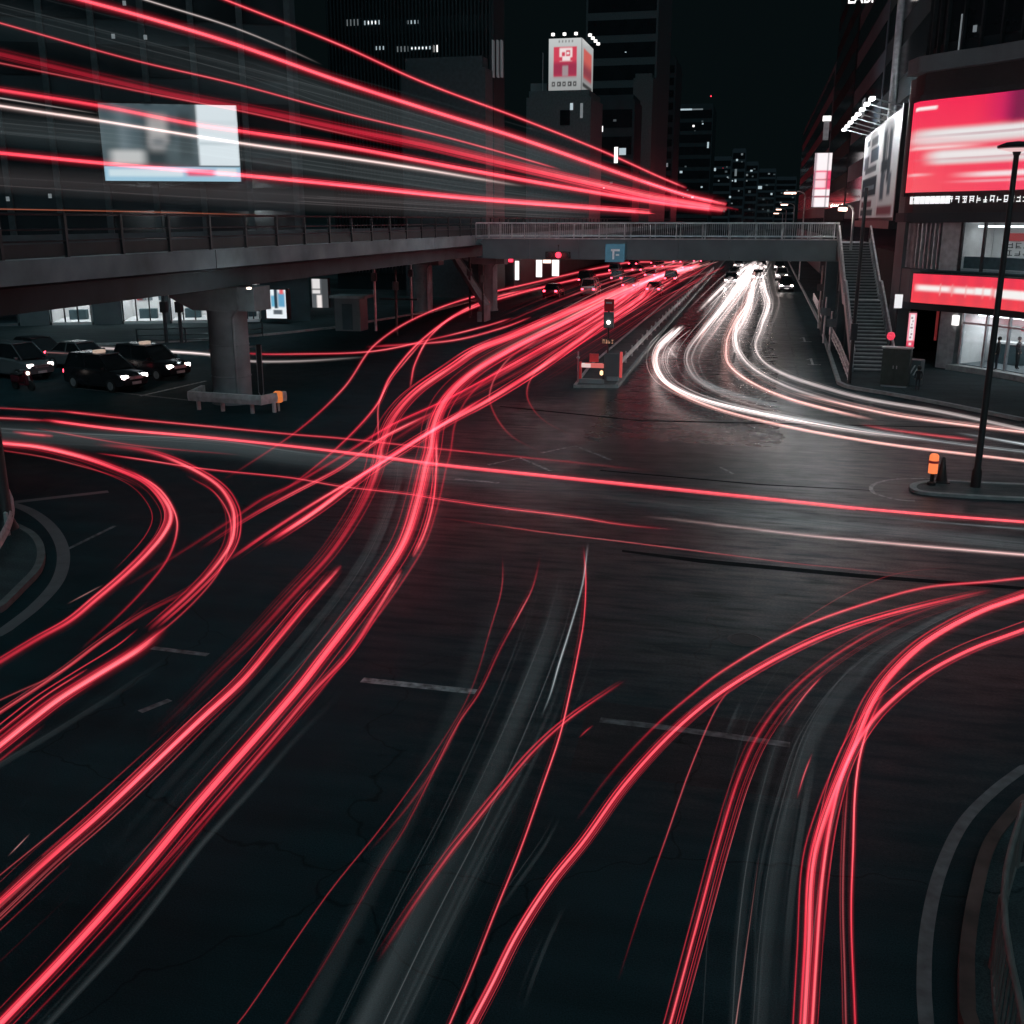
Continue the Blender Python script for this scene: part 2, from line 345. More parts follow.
# median
med = [(-6.62, 51.1), (-8.5, 50.65), (-8.95, 58), (-9.0, 420), (-7.0, 420), (-6.9, 80)]
walk('median', med, 0.14); struct(kerb('kerb', [(-7.2, 420), (-6.75, 80), (-6.55, 51.0), (-8.55, 50.55), (-8.95, 58), (-9.0, 420)], KERB, 0.16, 0.17))
# ================================================================== elevated road
ER = thing('elevated_road', 'grey concrete elevated road on round piers running away down the left side of the street', 'elevated road', (-25, 40, 0))
def eb(name, m, *bx):
    q = MB()
    for b in bx: q.box(b[0]+25, b[1]+25, b[2]-40, b[3]-40, b[4], b[5])
    return q.build(name, m, ER)
eb('deck', CONC, (-29.4, -21.25, -20, 420, 6.25, 6.7))
par = MB()
for k in range(15):
    y0 = -20+k*29.3; par.box(3.75, 4.0, y0-40+.03, y0+29.3-40-.03, 6.16, 6.87)
par.build('parapet', mat('parapet_concrete', (0.19, 0.255, 0.275), .8, var=.35, scale=.5, bump=.2), ER)
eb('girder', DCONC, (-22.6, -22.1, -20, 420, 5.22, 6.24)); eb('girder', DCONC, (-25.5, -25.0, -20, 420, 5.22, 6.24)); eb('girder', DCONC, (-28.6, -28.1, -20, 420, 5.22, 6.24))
cd = MB(); cd.tube([(2.95, -60, 6.0), (2.95, 380, 6.0)], .05, 6); cd.build('conduit', DCONC, ER)
eb('far_parapet', DCONC, (-29.65, -29.4, -20, 420, 6.2, 7.4))
rl = MB()
for z in (8.17, 7.72, 7.38): rl.tube([(3.86, -60, z), (3.86, 380, z)], 0.045 if z > 8 else .03, 6)
rl.build('railing', DSTEEL, ER); eb('railing_screen', mat('dark_mesh_screen', (0.010, .018, .022), .6), (-21.17, -21.14, -20, 420, 6.9, 7.3))
for k in range(44):
    y = 20.5+k*3.0; MB().box(3.8, 3.92, y-40-.06, y-40+.06, 6.88, 8.2).build('railing_post', DSTEEL, ER)
def pier(y, label, x=-23.0):
    t = thing('concrete_pier', label, 'pier', (x, y, 0), group='piers under the elevated road')
    mb = MB(); mb.lathe([(.93, 0), (.93, .12), (.86, .2), (.86, 4.16)], (0, 0, 0), 28); mb.build('column', CONC, t, True)
    MB().add([(-2.3, -.8, 4.7), (-1.2, -.8, 4.17), (1.75, -.8, 4.17), (1.75, -.8, 5.2), (-2.3, -.8, 5.2), (-2.3, .8, 4.7), (-1.2, .8, 4.17), (1.75, .8, 4.17), (1.75, .8, 5.2), (-2.3, .8, 5.2)],
             [(0, 1, 2, 3, 4), (9, 8, 7, 6, 5), (0, 5, 6, 1), (1, 6, 7, 2), (2, 7, 8, 3), (3, 8, 9, 4), (4, 9, 5, 0)]).build('crosshead', CONC, t)
    MB().tube([(.62, -.72, 0.1), (.62, -.72, 3.9), (1.0, -.85, 4.3), (1.0, -.85, 5.2)], .06, 8).build('drain_pipe', CONC, t)
    for z in (1.2, 2.6): MB().lathe([(.872, z), (.885, z+.02), (.885, z+.06), (.872, z+.08)], (0, 0, 0), 28).build('formwork_ring', CONC, t)
    for x in (-.9, .9): MB().box(x-.25, x+.25, -.3, .3, 5.2, 5.23).build('bearing', BLK, t)
pier(42.9, 'round concrete pier nearest the camera, behind the white guard beam')
pier(90.5, 'second concrete pier of the elevated road, left one of the far pair by the pavement', -29.2)
pier(94, 'third concrete pier of the elevated road, under the left end of the footbridge', -24.1)
# ================================================================== footbridge with stair
FB = thing('footbridge', 'dark steel footbridge with thin railings crossing the far side of the junction', 'footbridge', (-8, 79, 0))
def fb(name, m, *bx):
    q = MB()
    for b in bx: q.box(b[0]+8, b[1]+8, b[2]-79, b[3]-79, b[4], b[5])
    return q.build(name, m, FB)
FBM = mat('footbridge_paint', (0.095, 0.135, 0.148), .5, var=.18, scale=.6)
fb('deck', FBM, (-20.6, 7.2, 78.1, 81.9, 6.3, 6.5))
q = MB()
for k in range(7): x = -20.4+k*3.65; q.box(x+8, x+3.62+8, -1, -.86, 5.2, 6.62)
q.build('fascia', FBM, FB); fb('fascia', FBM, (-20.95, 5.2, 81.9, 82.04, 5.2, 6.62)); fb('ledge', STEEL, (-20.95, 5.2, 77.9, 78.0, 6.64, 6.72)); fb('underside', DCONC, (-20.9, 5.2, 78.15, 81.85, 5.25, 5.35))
for yy in (78.05, 81.95):
    q = MB(); q.tube([(-12.9, yy-79, 7.78), (13.2, yy-79, 7.78)], .05, 8); q.tube([(-12.9, yy-79, 6.85), (13.2, yy-79, 6.85)], .03, 6); q.build('handrail', mat('pale_rail', (.5, .53, .55), .4, .4), FB)
    q = MB()
    for k in range(174): x = -12.9+k*.15; q.box(x-.012, x+.012, yy-79-.012, yy-79+.012, 6.85, 7.75)
    q.build('balustrade', STEEL, FB)
    for k in range(15): x = -12.9+k*1.86; MB().box(x-.04, x+.04, yy-79-.04, yy-79+.04, 6.5, 7.8).build('railing_post', STEEL, FB)
fb('support', DCONC, (4.55, 5.35, 78.3, 79.6, 0, 5.2));
ST = thing('stair', 'steel stair with pale handrails climbing from the right pavement to the footbridge', 'stair', (6.0, 68, 0))
NS = 40; y0, y1 = 58.6, 77.8; q = MB(); side = []
def sty(k): return y0+(y1-y0)*(k+ (2.5 if k >= NS/2 else 0))/(NS+2.5)
XS0, XS1 = -.75, 1.2
for k in range(NS):
    a, b = sty(k)-68, sty(k+1)-68; z = .13+(6.5-.13)*(k+1)/NS
    q.box(XS0, XS1, a, b, z-.06, z); MB().box(XS0+.01, XS1-.01, a+.01, a+.03, z-.16, z-.062).build('riser', mat('stair_riser', (.05, .055, .06), .6), ST)
q.build('tread', mat('stair_tread', (.2, .21, .22), .6, var=.2), ST); 
def sline(dz): return [(sty(0)-68, .13+dz), (sty(20)-68-.9, .13+6.37/2+dz), (sty(20)-68+.3, .13+6.37/2+dz), (sty(NS)-68, 6.5+dz)]
for xx in (XS0-.06, XS1+.06):
    L = sline(0); vs = []
    for yy, z in L: vs += [(xx-.04, yy, z-.35), (xx+.04, yy, z-.35), (xx+.04, yy, z+.3), (xx-.04, yy, z+.3)]
    fs = [tuple(i*4+k for i, k in ((i, k), (i, (k+1) % 4), (i+1, (k+1) % 4), (i+1, k))) for i in range(3) for k in range(4)]+[(0, 1, 2, 3), (15, 14, 13, 12)]
    MB().add(vs, fs).build('stringer', FBM, ST)
    MB().tube([(xx, yy, z+1.1) for yy, z in L], .06, 8).build('handrail', mat('bright_rail', (.62, .64, .66), .35, .5), ST)
    q = MB()
    for i in range(3):
        (ya, za), (yb, zb) = L[i], L[i+1]; n = max(2, int((yb-ya)/.35))
        for k in range(n): f = k/n; q.box(xx-.013, xx+.013, ya+(yb-ya)*f-.013, ya+(yb-ya)*f+.013, za+(zb-za)*f+.25, za+(zb-za)*f+1.1)
    q.build('balustrade', STEEL, ST)
for yy in (66.5, 74): MB().box(XS0, XS1, yy-68-.2, yy-68+.2, 0, .13+6.37*(yy-y0)/(y1-y0)-.5).build('support', DCONC, ST)
# ================================================================== buildings
def tower(name, label, x0, x1, ya, yb, h, m, floors=3.6, bands=True, lit=(), fins=0, z0=4.0, front_lit=E_COOL, maxb=24, sidex=None, group=None, beacons=(), rnd=0):
    t = thing(name, label, 'building', ((x0+x1)/2, ya, 0), 0, group); cx = (x0+x1)/2
    MB().box(x0-cx, x1-cx, 0, yb-ya, 0, h).build('wall', m, t); MB().box(x0-cx+.4, x1-cx-.4, .4, yb-ya-.4, h, h+1.1).build('roof_parapet', m, t)
    if bands:
        n = min(maxb, int((h-z0)/floors)); stp = (h-z0-1)/n
        for k in range(n):
            z = z0+k*stp; b = MB().box(x0-cx+.5, x1-cx-.5, -.05, .0, z+.9, z+stp*.82)
            if sidex == 'R': b.box(x1-cx-.001, x1-cx+.05, .6, yb-ya-.6, z+.9, z+stp*.82)
            if sidex == 'L': b.box(x0-cx-.05, x0-cx+.001, .6, yb-ya-.6, z+.9, z+stp*.82)
            b.build('window_band', DGLASS, t)
    for k in range(fins):
        x = x0-cx+.3+(x1-x0-.6)*k/(fins-1); MB().box(x-.09, x+.09, -.4, -.06, 2, h-.5).build('fin', m, t)
    for (u0, u1, v0, v1, em) in lit:
        a = at_y(u0, v1, ya-.1); b = at_y(u1, v0, ya-.1); MB().box(a.x-cx, b.x-cx, -.09, -.052, a.z, b.z).build('window', em, t)
    rw = random.Random(name+label)
    for k in range(rnd):
        x = rw.uniform(x0+.6, x1-2)-cx; z = rw.uniform(max(9, h*.25), h-2); ww = rw.uniform(.5, 1.2)*(ya/500 if ya > 400 else .6); MB().box(x, x+ww, -.14, -.1, z, z+ww*rw.uniform(.5, 1.0)).build('window', rw.choice([E_FAINT, E_FAINT, E_DIMW, E_FAINT, E_COOL]), t)
    for (u, v) in beacons:
        a = at_y(u, v, ya); MB().lathe([(.05, -.4), (.3, -.3), (.34, 0), (.2, .3)], (a.x-cx, 0.3, a.z), 10).build('beacon', E_RED, t)
    return t
def ux(u, y, v=200): return at_y(u, v, y).x
# building with the big screen, left
A = Facade([(-75, 61.6), (-35.2, 79.4), (-35.6, 81)])
A = Facade([(-75, 61.6), (-35.2, 79.4)])
BA = thing('office_block', 'large dark office block behind the elevated road, carrying the big grey video screen', 'building', (0, 0, 0))
AL = A.d[-1]
q = MB(); A.slab(q, 0, AL, 4.3, 62, -16, 0, 1); q.build('wall', WALLD, BA)
for k in range(14):
    q = MB(); A.slab(q, .4, AL-.4, 6.5+k*3.9, 6.5+k*3.9+2.2, 0.0, .06, 1); q.build('window_band', mat('blue_dark_glass', (.02, .026, .03), .16, var=.35, scale=.25), BA)
for k in range(13):
    s = 1+k*(AL-1.6)/12; q = MB(); A.slab(q, s-.22, s+.22, 4.3, 62, .062, .32, 1); q.build('pilaster', mat('dark_pilaster', (.028, .042, .048), .6), BA)
for (u, v) in ((125, 4), (114, 37), (146, 38), (9, 199), (51, 196)):
    s, z = A.sz(u, v); q = MB(); A.slab(q, s-.12, s+.12, z-.16, z+.16, .33, .36, 1); q.build('window', E_DIMW, BA)
# its ground floor: shop bays with real rooms behind
def bay(u0, u1, lit, seed):
    s0, _ = A.sz(u0, 325); s1, _ = A.sz(u1, 325); s0 += .15; s1 -= .15; r = random.Random(seed)
    q = MB(); A.slab(q, s0, s1, .13, .35, -5, -.1, 1); A.slab(q, s0, s1, .352, 4.2, -5.2, -5, 1); A.slab(q, s0-.1, s0, .352, 4.2, -4.98, -.1, 1); A.slab(q, s1, s1+.1, .352, 4.2, -4.98, -.1, 1)
    q.build('shop_interior', WALLW if lit else WALLM, BA)
    if lit:
        q = MB(); A.slab(q, s0+.5, s1-.5, 4.0, 4.1, -3.6, -1.2, 1); o = q.build('ceiling_light', emitmat('shop_ceiling_light', (1, .95, .93), lit), BA)
        q = MB(); A.slab(q, s0+(s1-s0)*.3, s0+(s1-s0)*.75, .36, 1.1, -3.0, -2.2, 1); q.build('counter', DCONC, BA)
        for k in range(5):
            s = s0+.5+(s1-s0-1)*r.random(); q = MB(); A.slab(q, s-.2, s+.2, 1.6, 2.7, -4.98, -4.9, 1); q.build('poster', r.choice([REDPNT, DCONC, WALLM]), BA)
    q = MB()
    n = 3
    for k in range(n+1): s = s0+(s1-s0)*k/n; A.slab(q, s-.05, s+.05, .352, 4.2, -.2, -.1, 1)
    q.build('shop_frame', DSTEEL, BA)
    q = MB(); A.slab(q, s0, s1, .36, 4.2, -.16, -.14, 1); q.build('shop_window', GLASS, BA)
prev = 0.0
bays = [(-40, 20, 0, 1), (50, 94, 15, 2), (122, 166, 34, 3), (170, 210, 34, 4), (240, 262, 6, 5)]
for b in bays:
    bay(*b); s0 = A.sz(b[0], 325)[0]; s1 = A.sz(b[1], 325)[0]
    q = MB(); A.slab(q, max(prev, 0), s0, 0, 4.3, -5.3, -.02, 1); q.build('ground_wall', WALLM, BA); prev = s1
q = MB(); A.slab(q, prev, AL, 0, 4.3, -12, -.02, 1); q.build('ground_wall', DCONC, BA)
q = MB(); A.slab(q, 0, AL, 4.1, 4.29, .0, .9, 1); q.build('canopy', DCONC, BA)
# video screen on it
VS = thing('video_screen', 'wide grey video screen showing a blurred face, on the dark office block', 'screen', A.at(A.sz(168, 140)[0], 8, .4))
sa, zt = A.sz(99, 103); sb, _ = A.sz(237, 110); zb = A.sz(103, 181)[1]; zt = (A.sz(99, 103)[1]+A.sz(237, 107)[1])/2; o0 = Vector(VS.location)
def vsf(s, t, out=.62): return A.at(sa+(sb-sa)*s, zb+(zt-zb)*t, out)-o0
def vbase(s, t):
    n = .075+.05*sin(s*9+1)*sin(s*23)+.03*sin(s*41+t*3)+.03*sin(s*67); return (n*.75, n*.98, n*1.06)
vcol = paint(vbase, [(0, .68, .2, 1, (.055, .085, .1), .1, .1), (.1, .2, .3, .95, (.11, .15, .17), .12, .2), (.02, .12, .2, .8, (.06, .09, .1), .1, .3), (.3, .52, .2, .75, (.02, .03, .035), .12, .3), (.34, .48, .42, .85, (.34, .33, .33), .08, .2), (.36, .46, .46, .56, (.15, .16, .17), .08, .08), (.06, .3, .22, .40, (.5, .51, .51), .1, .1),
    (.46, .68, .2, .5, (.06, .085, .095), .1, .1), (.56, .66, .3, .9, (.03, .045, .05), .06, .2), (.70, 1, .2, 1.2, (.66, .74, .78), .03, .01), (.7, 1, .74, .80, (.6, .68, .72), .03, .05), (.7, 1, .48, .52, (.5, .58, .62), .03, .04), (0, 1, -1, .21, (.30, .52, .66), .01, .02), (.03, .57, .06, .15, (.58, .72, .78), .03, .04), (.6, .8, .07, .15, (.55, .12, .2), .05, .04), (.82, .97, .07, .17, (.6, .7, .75), .03, .04), (0, 1, .195, .215, (.05, .08, .1), .01, .01)])
panel('display', vsf, 90, 50, vcol, screenmat('video_display', 1.0), VS)
q = MB()
for (s0, s1, z0, z1) in ((sa-.15, sb+.15, zt, zt+.15), (sa-.15, sb+.15, zb-.15, zb), (sa-.15, sa, zb, zt), (sb, sb+.15, zb, zt)): A.slab(q, s0, s1, z0, z1, .33, .68, 1)
A.slab(q, sa, sb, zb, zt, .33, .58, 1); q.v = [tuple(Vector(p)-o0) for p in q.v]; q.build('housing', BLK, VS)
# building B with fins
YB = 118; xb0, xb1 = ux(332, YB, 150), ux(494, YB, 150)
tB = tower('finned_tower', 'dark tower of close vertical fins with two rows of lit windows', xb0, xb1, YB, 123, 66, WALLD, bands=True, fins=46, maxb=15,
      lit=[(345, 359, 19, 26, E_DIMW), (364, 380, 20, 25, E_COOL), (366, 378, 21, 24, E_WHITE), (408, 418, 20, 24, E_COOL), (376, 384, 46, 50, E_COOL), (396, 408, 46, 52, E_DIMW), (409, 431, 46, 50, E_COOL), (411, 429, 47, 49, E_WHITE), (434, 439, 45, 52, E_WHITE)])
for u in (493, 497.5, 501.5):
    a = at_y(u, 92, YB-.3); b = at_y(u, 40, YB-.3); MB().box(a.x-.06-(xb0+xb1)/2, a.x+.06-(xb0+xb1)/2, -.5, .3, a.z+1.5, b.z).build('light_strip', E_FAINT, tB)
tower('annex_block', 'low windowless grey block in front of the finned tower', ux(404, 108), ux(486, 108), 108, 111, at_y(486, 67, 108).z, mat('annex_wall', (.036, .056, .064), .6), bands=False)
# sign tower
YS = 192; cxs = ux(556, YS)
tS = tower('corner_block', 'mid height grey block carrying the lit red and white advertising cube', ux(526, YS), ux(589, YS), YS, YS+14, at_y(555, 97, YS).z, mat('corner_wall', (.06, .085, .092), .6), maxb=5, bands=False,
      lit=[(570, 573, 103, 110, E_COOL), (580, 583, 103, 118, E_DIMW), (560, 570, 110, 125, DGLASS), (590, 595, 109, 112, E_COOL), (597, 603, 126, 132, E_WHITE), (613, 618, 147, 160, E_WHITE), (619, 626, 148, 158, E_COOL), (514, 518, 88, 92, E_COOL)][:3])
MB().box(ux(528, YS)-ux(557.5, YS), ux(544, YS)-ux(557.5, YS), 2, 8, at_y(536, 97, YS).z, at_y(536, 82, YS).z).build('roof_plant', WALLM, tS)
MB().tube([(ux(541, YS)-ux(557.5, YS), 1, at_y(541, 97, YS).z), (ux(541, YS)-ux(557.5, YS), 1, at_y(541, 52, YS).z)], .1, 6).build('antenna', STEEL, tS)
tB2 = tower('shop_block', 'low dark block with a few bright windows beside the advertising cube block', ux(590, 255), ux(632, 255), 255, 270, at_y(610, 100, 255).z, WALLD, bands=True, maxb=5, rnd=4,
      lit=[(593, 603, 126, 132, E_WHITE), (614, 618, 147, 163, E_WHITE), (619, 626, 148, 155, E_COOL), (590, 594, 109, 112, E_COOL)])
AD = thing('advertising_cube', 'lit white rooftop advertising cube with a red square panel', 'sign', (ux(566, YS), YS+.5, at_y(566, 97, YS).z))
aL, aR = ux(547, YS)-AD.location.x, ux(578.5, YS)-AD.location.x; aH = at_y(560, 38, YS).z-AD.location.z; aD = 13
MB().box(aL, aR, .06, aD, .0, aH).build('body', WALLM, AD)
r1 = (.66, .06, .09); wh = (.50, .52, .52)
def adbase(s, t): k = .55+.5*t; return (.50*k, .52*k, .52*k)
fcol = paint(adbase, [(.15, .86, .36, .86, (.60, .05, .09), .03, .02), (.15, .86, .36, .6, (.32, .03, .07), .04, .12), (.42, .60, .36, .54, (.34, .26, .28), .05, .05), (.33, .72, .62, .84, (.85, .72, .72), .06, .05), (.40, .50, .70, .77, (.62, .05, .09), .04, .03), (.53, .66, .70, .80, (.62, .05, .09), .04, .03), (.55, .63, .73, .77, (.85, .72, .72), .03, .02),
     (.3, .42, .62, .69, (.6, .05, .09), .04, .03), (.66, .8, .62, .68, (.6, .05, .09), .04, .03)]+[(.1+k*.165, .2+k*.165+.02*(k % 2), .19, .27, (.03, .03, .03), .03, .03) for k in range(5)]+[(.13+k*.165, .17+k*.165, .215, .245, (.4, .4, .4), .02, .02) for k in range(5)]+[(.3+k*.1, .34+k*.1, .93, .97, (.2, .2, .2), .03, .02) for k in range(5)]+[(.08, .92, .02, .035, (.05, .05, .05), .02, .02)])
panel('front_panel', lambda s, t: (aL+(aR-aL)*s, 0, aH*t), 60, 80, fcol, screenmat('advert_face', 1.0), AD)
scol = paint(adbase, [(.15, .86, .36, .86, (.72, .14, .12), .1, .05), (.15, .86, .36, .6, (.3, .06, .08), .05, .2), (.1, .9, .2, .27, (.06, .06, .06), .1, .03)])
panel('side_panel', lambda s, t: (aR+.06, .2+(aD-.4)*s, aH*t), 30, 60, scol, screenmat('advert_side', .8), AD)
for k in range(3): MB().lathe([(.1, -.25), (.3, -.2), (.3, .2), (.1, .25)], (aL+(aR-aL)*(.15+.35*k), -.8, aH+.55), 10).build('spotlight', E_WHITE, AD)
for k in range(4): MB().lathe([(.1, -.25), (.32, -.2), (.32, .2), (.1, .25)], (aR+1.2, 1.5+k*3.2, aH+.6), 10).build('spotlight', E_WHITE, AD)
q = MB()
for k in range(3): q.tube([(aL+(aR-aL)*(.15+.35*k), .3, aH+.03), (aL+(aR-aL)*(.15+.35*k), -.8, aH+.4)], .05, 5)
q.build('lamp_arm', DSTEEL, AD)
# more towers of the left side
tower('banded_tower', 'tall dark tower with faint horizontal floor bands behind the advertising cube', ux(583, 300), ux(652, 300), 300, 340, 140, mat('night_wall', (.05, .06, .068), .6), maxb=24, beacons=((651, 3),), rnd=6)
tower('slab_tower', 'plain pale slab tower standing in front of the banded tower', ux(630, 285), ux(649, 285), 285, 298, at_y(640, 78, 285).z, mat('slab_wall', (.06, .068, .072), .6), bands=False)
tower('slim_tower', 'slim dark tower with one red light on its roof, right of the banded tower', ux(653, 365), ux(671, 365), 365, 390, at_y(660, 60, 365).z, WALLD, maxb=14, rnd=5, lit=[(661.5, 663.5, 92, 100, E_COOL), (660, 668, 163, 167, E_DIMW)], beacons=((665, 53),))
tower('crown_lit_tower', 'square tower with a thin line of light along its crown', ux(671, 600), ux(709, 600), 600, 640, at_y(690, 106, 600).z, WALLD, maxb=10, rnd=8, lit=[(673, 703, 108.5, 110.5, E_DIMW), (678, 692, 108.5, 110.5, E_COOL), (692.5, 694.5, 125, 127, E_WHITE), (702, 703.5, 123, 124.5, E_COOL), (707, 709, 142, 148, E_COOL)], beacons=((711, 96),))
far = [(709, 730, 158, 'leftmost low distant block at the end of the street, faint red roof light', [(714, 716, 168, 171, E_COOL), (729, 731, 196, 198, E_COOL), (718, 719.5, 180, 181.5, E_DIMW)], ((723, 168),)),
       (730, 744, 150, 'distant block at the street end with a short column of lit windows', [(736, 738, 159, 161, E_COOL), (734.5, 737, 169, 176, E_DIMW), (734.5, 736.5, 179, 182, E_COOL), (738, 739.5, 190, 191.5, E_DIMW)], ()),
       (744, 757, 163, 'distant dark block between the two lit ones at the street end', [(746, 748, 174, 176, E_DIMW), (746, 747.5, 180, 181.5, E_DIMW)], ()),
       (757, 775, 170, 'distant block with one bright corner window near the first street lamps', [(758, 762, 186, 189, E_COOL), (770.5, 772.5, 193, 195, E_COOL), (768, 770, 173, 174.5, E_DIMW)], ()),
       (775, 796, 178, 'lowest dark distant block straight ahead at the end of the street', [(786, 788, 190, 191.5, E_DIMW)], ())]
for i, (u0, u1, v, lab, lit, be) in enumerate(far):
    y = 900+20*i; tower('distant_block', lab, ux(u0, y), ux(u1, y)-.5, y, y+40, at_y(u0, v, y).z, mat('distant_wall', (.05, .06, .075), .6), maxb=8, lit=lit, beacons=be, rnd=5, group='blocks at the end of the street')
tower('low_arcade', 'low dark row of buildings under the footbridge on the far left pavement', -48, -29.5, 128, 420, 4.9, WALLM, bands=False, lit=[(505, 513, 259, 262, E_RED), (515, 519, 261, 280, E_WHITE), (536, 542, 260, 277, E_WHITE), (552, 559, 260, 276, E_WHITE), (543, 551, 260, 263, E_WARM)])
# ---- right side of the street
XR = 8.4
def rtower(name, label, ya, yb, h, m, lit=(), x1=30, maxb=20, bands=True):
    t = thing(name, label, 'building', (XR+.55, ya, 0)); L = yb-ya
    MB().box(0, x1-XR, 0, L, 0, h).build('wall', m, t); MB().box(.4, x1-XR-.4, .4, L-.4, h, h+1).build('roof_parapet', m, t)
    if bands:
        n = min(maxb, int((h-5)/3.6)); stp = (h-5)/n
        for k in range(n): MB().box(-.05, -.001, .8, L-.8, 5+k*stp+.9, 5+k*stp+stp*.8).build('window_band', DGLASS, t)
        for k in range(n): MB().box(.6, x1-XR-.6, -.05, -.001, 5+k*stp+.9, 5+k*stp+stp*.8).build('window_band', DGLASS, t)
    for (y, z, dy, dz, em) in lit: MB().box(-.1, -.052, y-ya-dy/2, y-ya+dy/2, z-dz/2, z+dz/2).build('window', em, t)
    return t
def rx(u, v):  # point on the right street wall
    d = ray(u, v); return CAM+d*(XR/d.x)
J = rtower('billboard_block', 'dark tall building behind the slanted billboard, with a pale pipe up its wall', 69, 96, 60, BACKW, maxb=14, lit=[(rx(880, 40).y, rx(880, 40).z, 3, .7, E_DIMW)][:0])
p = rx(893, 50); MB().tube([(-.25, p.y-69, 14.9), (-.25, p.y-69, 60)], .28, 10).build('pipe', mat('pale_pipe', (.34, .36, .38), .5), J)
I = rtower('signed_tower', 'tall bluish tower with cropped white roof lettering', 96.5, 128, 44, mat('bluish_wall', (.008, .026, .04), .7, var=.25, scale=.3), maxb=11, lit=[(rx(858, 108).y, rx(858, 108).z, 2.6, 1.6, E_DIMW)])
a = at_y(860.5, 3, 96.2)
tc = bpy.data.curves.new('roof_lettering', 'FONT'); tc.body = 'LABI'; tc.size = 2.6; tc.extrude = .12; tc.materials.append(E_WHITE)
def text(name, body, size, loc, rot, m, parent, ext=.02, sx=1.0, align='CENTER'):
    c = bpy.data.curves.new(name, 'FONT'); c.body = body; c.size = size; c.extrude = ext; c.align_x = align; c.align_y = 'CENTER'
    o = bpy.data.objects.new(name, c); COL.objects.link(o); dg = bpy.context.evaluated_depsgraph_get(); dg.update()
    me = bpy.data.meshes.new_from_object(o.evaluated_get(dg)); COL.objects.unlink(o); bpy.data.objects.remove(o)
    me.materials.clear(); me.materials.append(m); o = bpy.data.objects.new(name, me); COL.objects.link(o)
    o.location = loc; o.rotation_euler = rot; o.scale = (sx, 1, 1)
    if parent: o.parent = parent
    return o
text('roof_lettering', 'LABI', 1.35, (a.x-XR-.55, -.35, at_y(860, -2.5, 96.2).z), (pi/2, 0, 0), E_WHITE, I, .1, .78)
Ht = rtower('neon_block', 'narrow dark building with a tall lit vertical sign on the right of the street', 129, 168, 38, BACKW, maxb=9)
rtower('corner_tower', 'far dark building at the end of the right hand row', 170, 300, 30, mat('distant_wall', (.05, .06, .075), .6), maxb=7)
NS_ = thing('vertical_sign', 'tall lit white and red vertical sign hung on the narrow building', 'sign', (XR-2.9, 131, 8.2))
zz = lambda v: at_y(820, v, 131).z
def nf(s, t): return (1.9*s-.1, 0, (zz(207)-8.2)+(zz(153)-zz(207))*t)
panel('face', nf, 14, 60, paint((.9, .82, .84), [(-1, 2, .33, .68, (.75, .05, .14), .02, .02), (.1, .72, .36, .65, (.95, .6, .66), .1, .03), (-1, 2, .18, .21, (.3, .02, .05), .1, .02), (-1, 2, .5, .52, (.4, .02, .05), .1, .02), (.78, .84, -1, 2, (.1, .08, .1), .05, 1), (.0, .12, -1, 2, (.25, .16, .2), .1, 1)]), screenmat('neon_face', 1.1), NS_)
MB().box(-.15, 1.85, .05, .5, zz(207)-8.3, zz(153)-8.1).build('box', BLK, NS_); q = MB()
for t in (.1, .9): q.box(1.7, 3.5, .2, .3, zz(207)-8.2+t*(zz(153)-zz(207)), zz(207)-8.1+t*(zz(153)-zz(207)))
q.build('bracket', DSTEEL, NS_); MB().box(.6, 1.2, 0, .3, zz(140)-8.2, zz(121)-8.2).build('upper_panel', mat('sign_grey', (.3, .32, .33), .5, emit=(.8, .85, .9), es=.08), NS_); MB().box(.45, 1.35, -.1, .4, zz(121)-8.2, zz(116)-8.2).build('lamp', E_WHITE, NS_)

for (u, v, lab) in ((745, 640, 'round iron manhole cover in the plain asphalt right of centre'),):
    m_ = g(u, v); t = thing('manhole_cover', lab, 'manhole cover', (m_.x, m_.y, .003)); MB().lathe([(.02, .006), (.27, .006), (.28, .003)], (0, 0, 0), 24).build('lid', mat('iron_lid', (.02, .03, .033), .6, .0, bump=.4, bscale=60), t); MB().lathe([(.30, .001), (.30, .007), (.34, .007), (.35, .001)], (0, 0, 0), 24).build('ring', mat('iron_ring', (.035, .045, .048), .6, .0), t)
# ================================================================== corner building, right
K = Facade([(8.4, 70), (7.9, 66), (8.43, 63.2), (9.6, 61.9), (11.0, 60.6), (12.3, 59.1), (13.5, 57.2), (14.6, 54.6), (15.2, 51.5), (15.5, 47.5), (15.6, 40)])
BK = thing('corner_building', 'curved dark corner building with shops, under the giant red screen', 'building')
def ks(name, m, s0, s1, z0, z1, o0, o1, par=None, n=None): q = MB(); K.slab(q, s0, s1, z0, z1, o0, o1, n); return q.build(name, m, par or BK)
KL = K.d[-1]
S = lambda u, v: K.sz(u, v)
sL, zS0 = S(917, 193); zS1 = S(915, 107)[1]; sEnd = S(1024, 140)[0]+3.2
fb_, ft_ = S(911, 213)[1], S(909, 77)[1]
print('screen', sL, sEnd, zS0, zS1, fb_, ft_, S(1024, 85), S(1024, 192))
# upper glass wall
ks('upper_wall', WALLD, 3.2, KL, ft_-1.5, 46, -6, -.6)
for k in range(8): z = ft_+1.2+k*3.9; ks('window_band', DGLASS, 3.4, KL-.2, z, z+3.2, -.6, -.55)
for k in range(26): s = 3.5+k*(KL-3.8)/25; ks('mullion', DSTEEL, s-.05, s+.05, ft_-.2, 46, -.548, -.35, n=1)
for (u, v, wd, hh) in ((954, 47, .035, 1.6), (971, 28, .1, .16), (966, 65, .35, .07)):
    s, z = S(u, v); ks('window', E_DIMW, s-wd, s+wd, z-hh, z+hh, -.34, -.3, n=1)
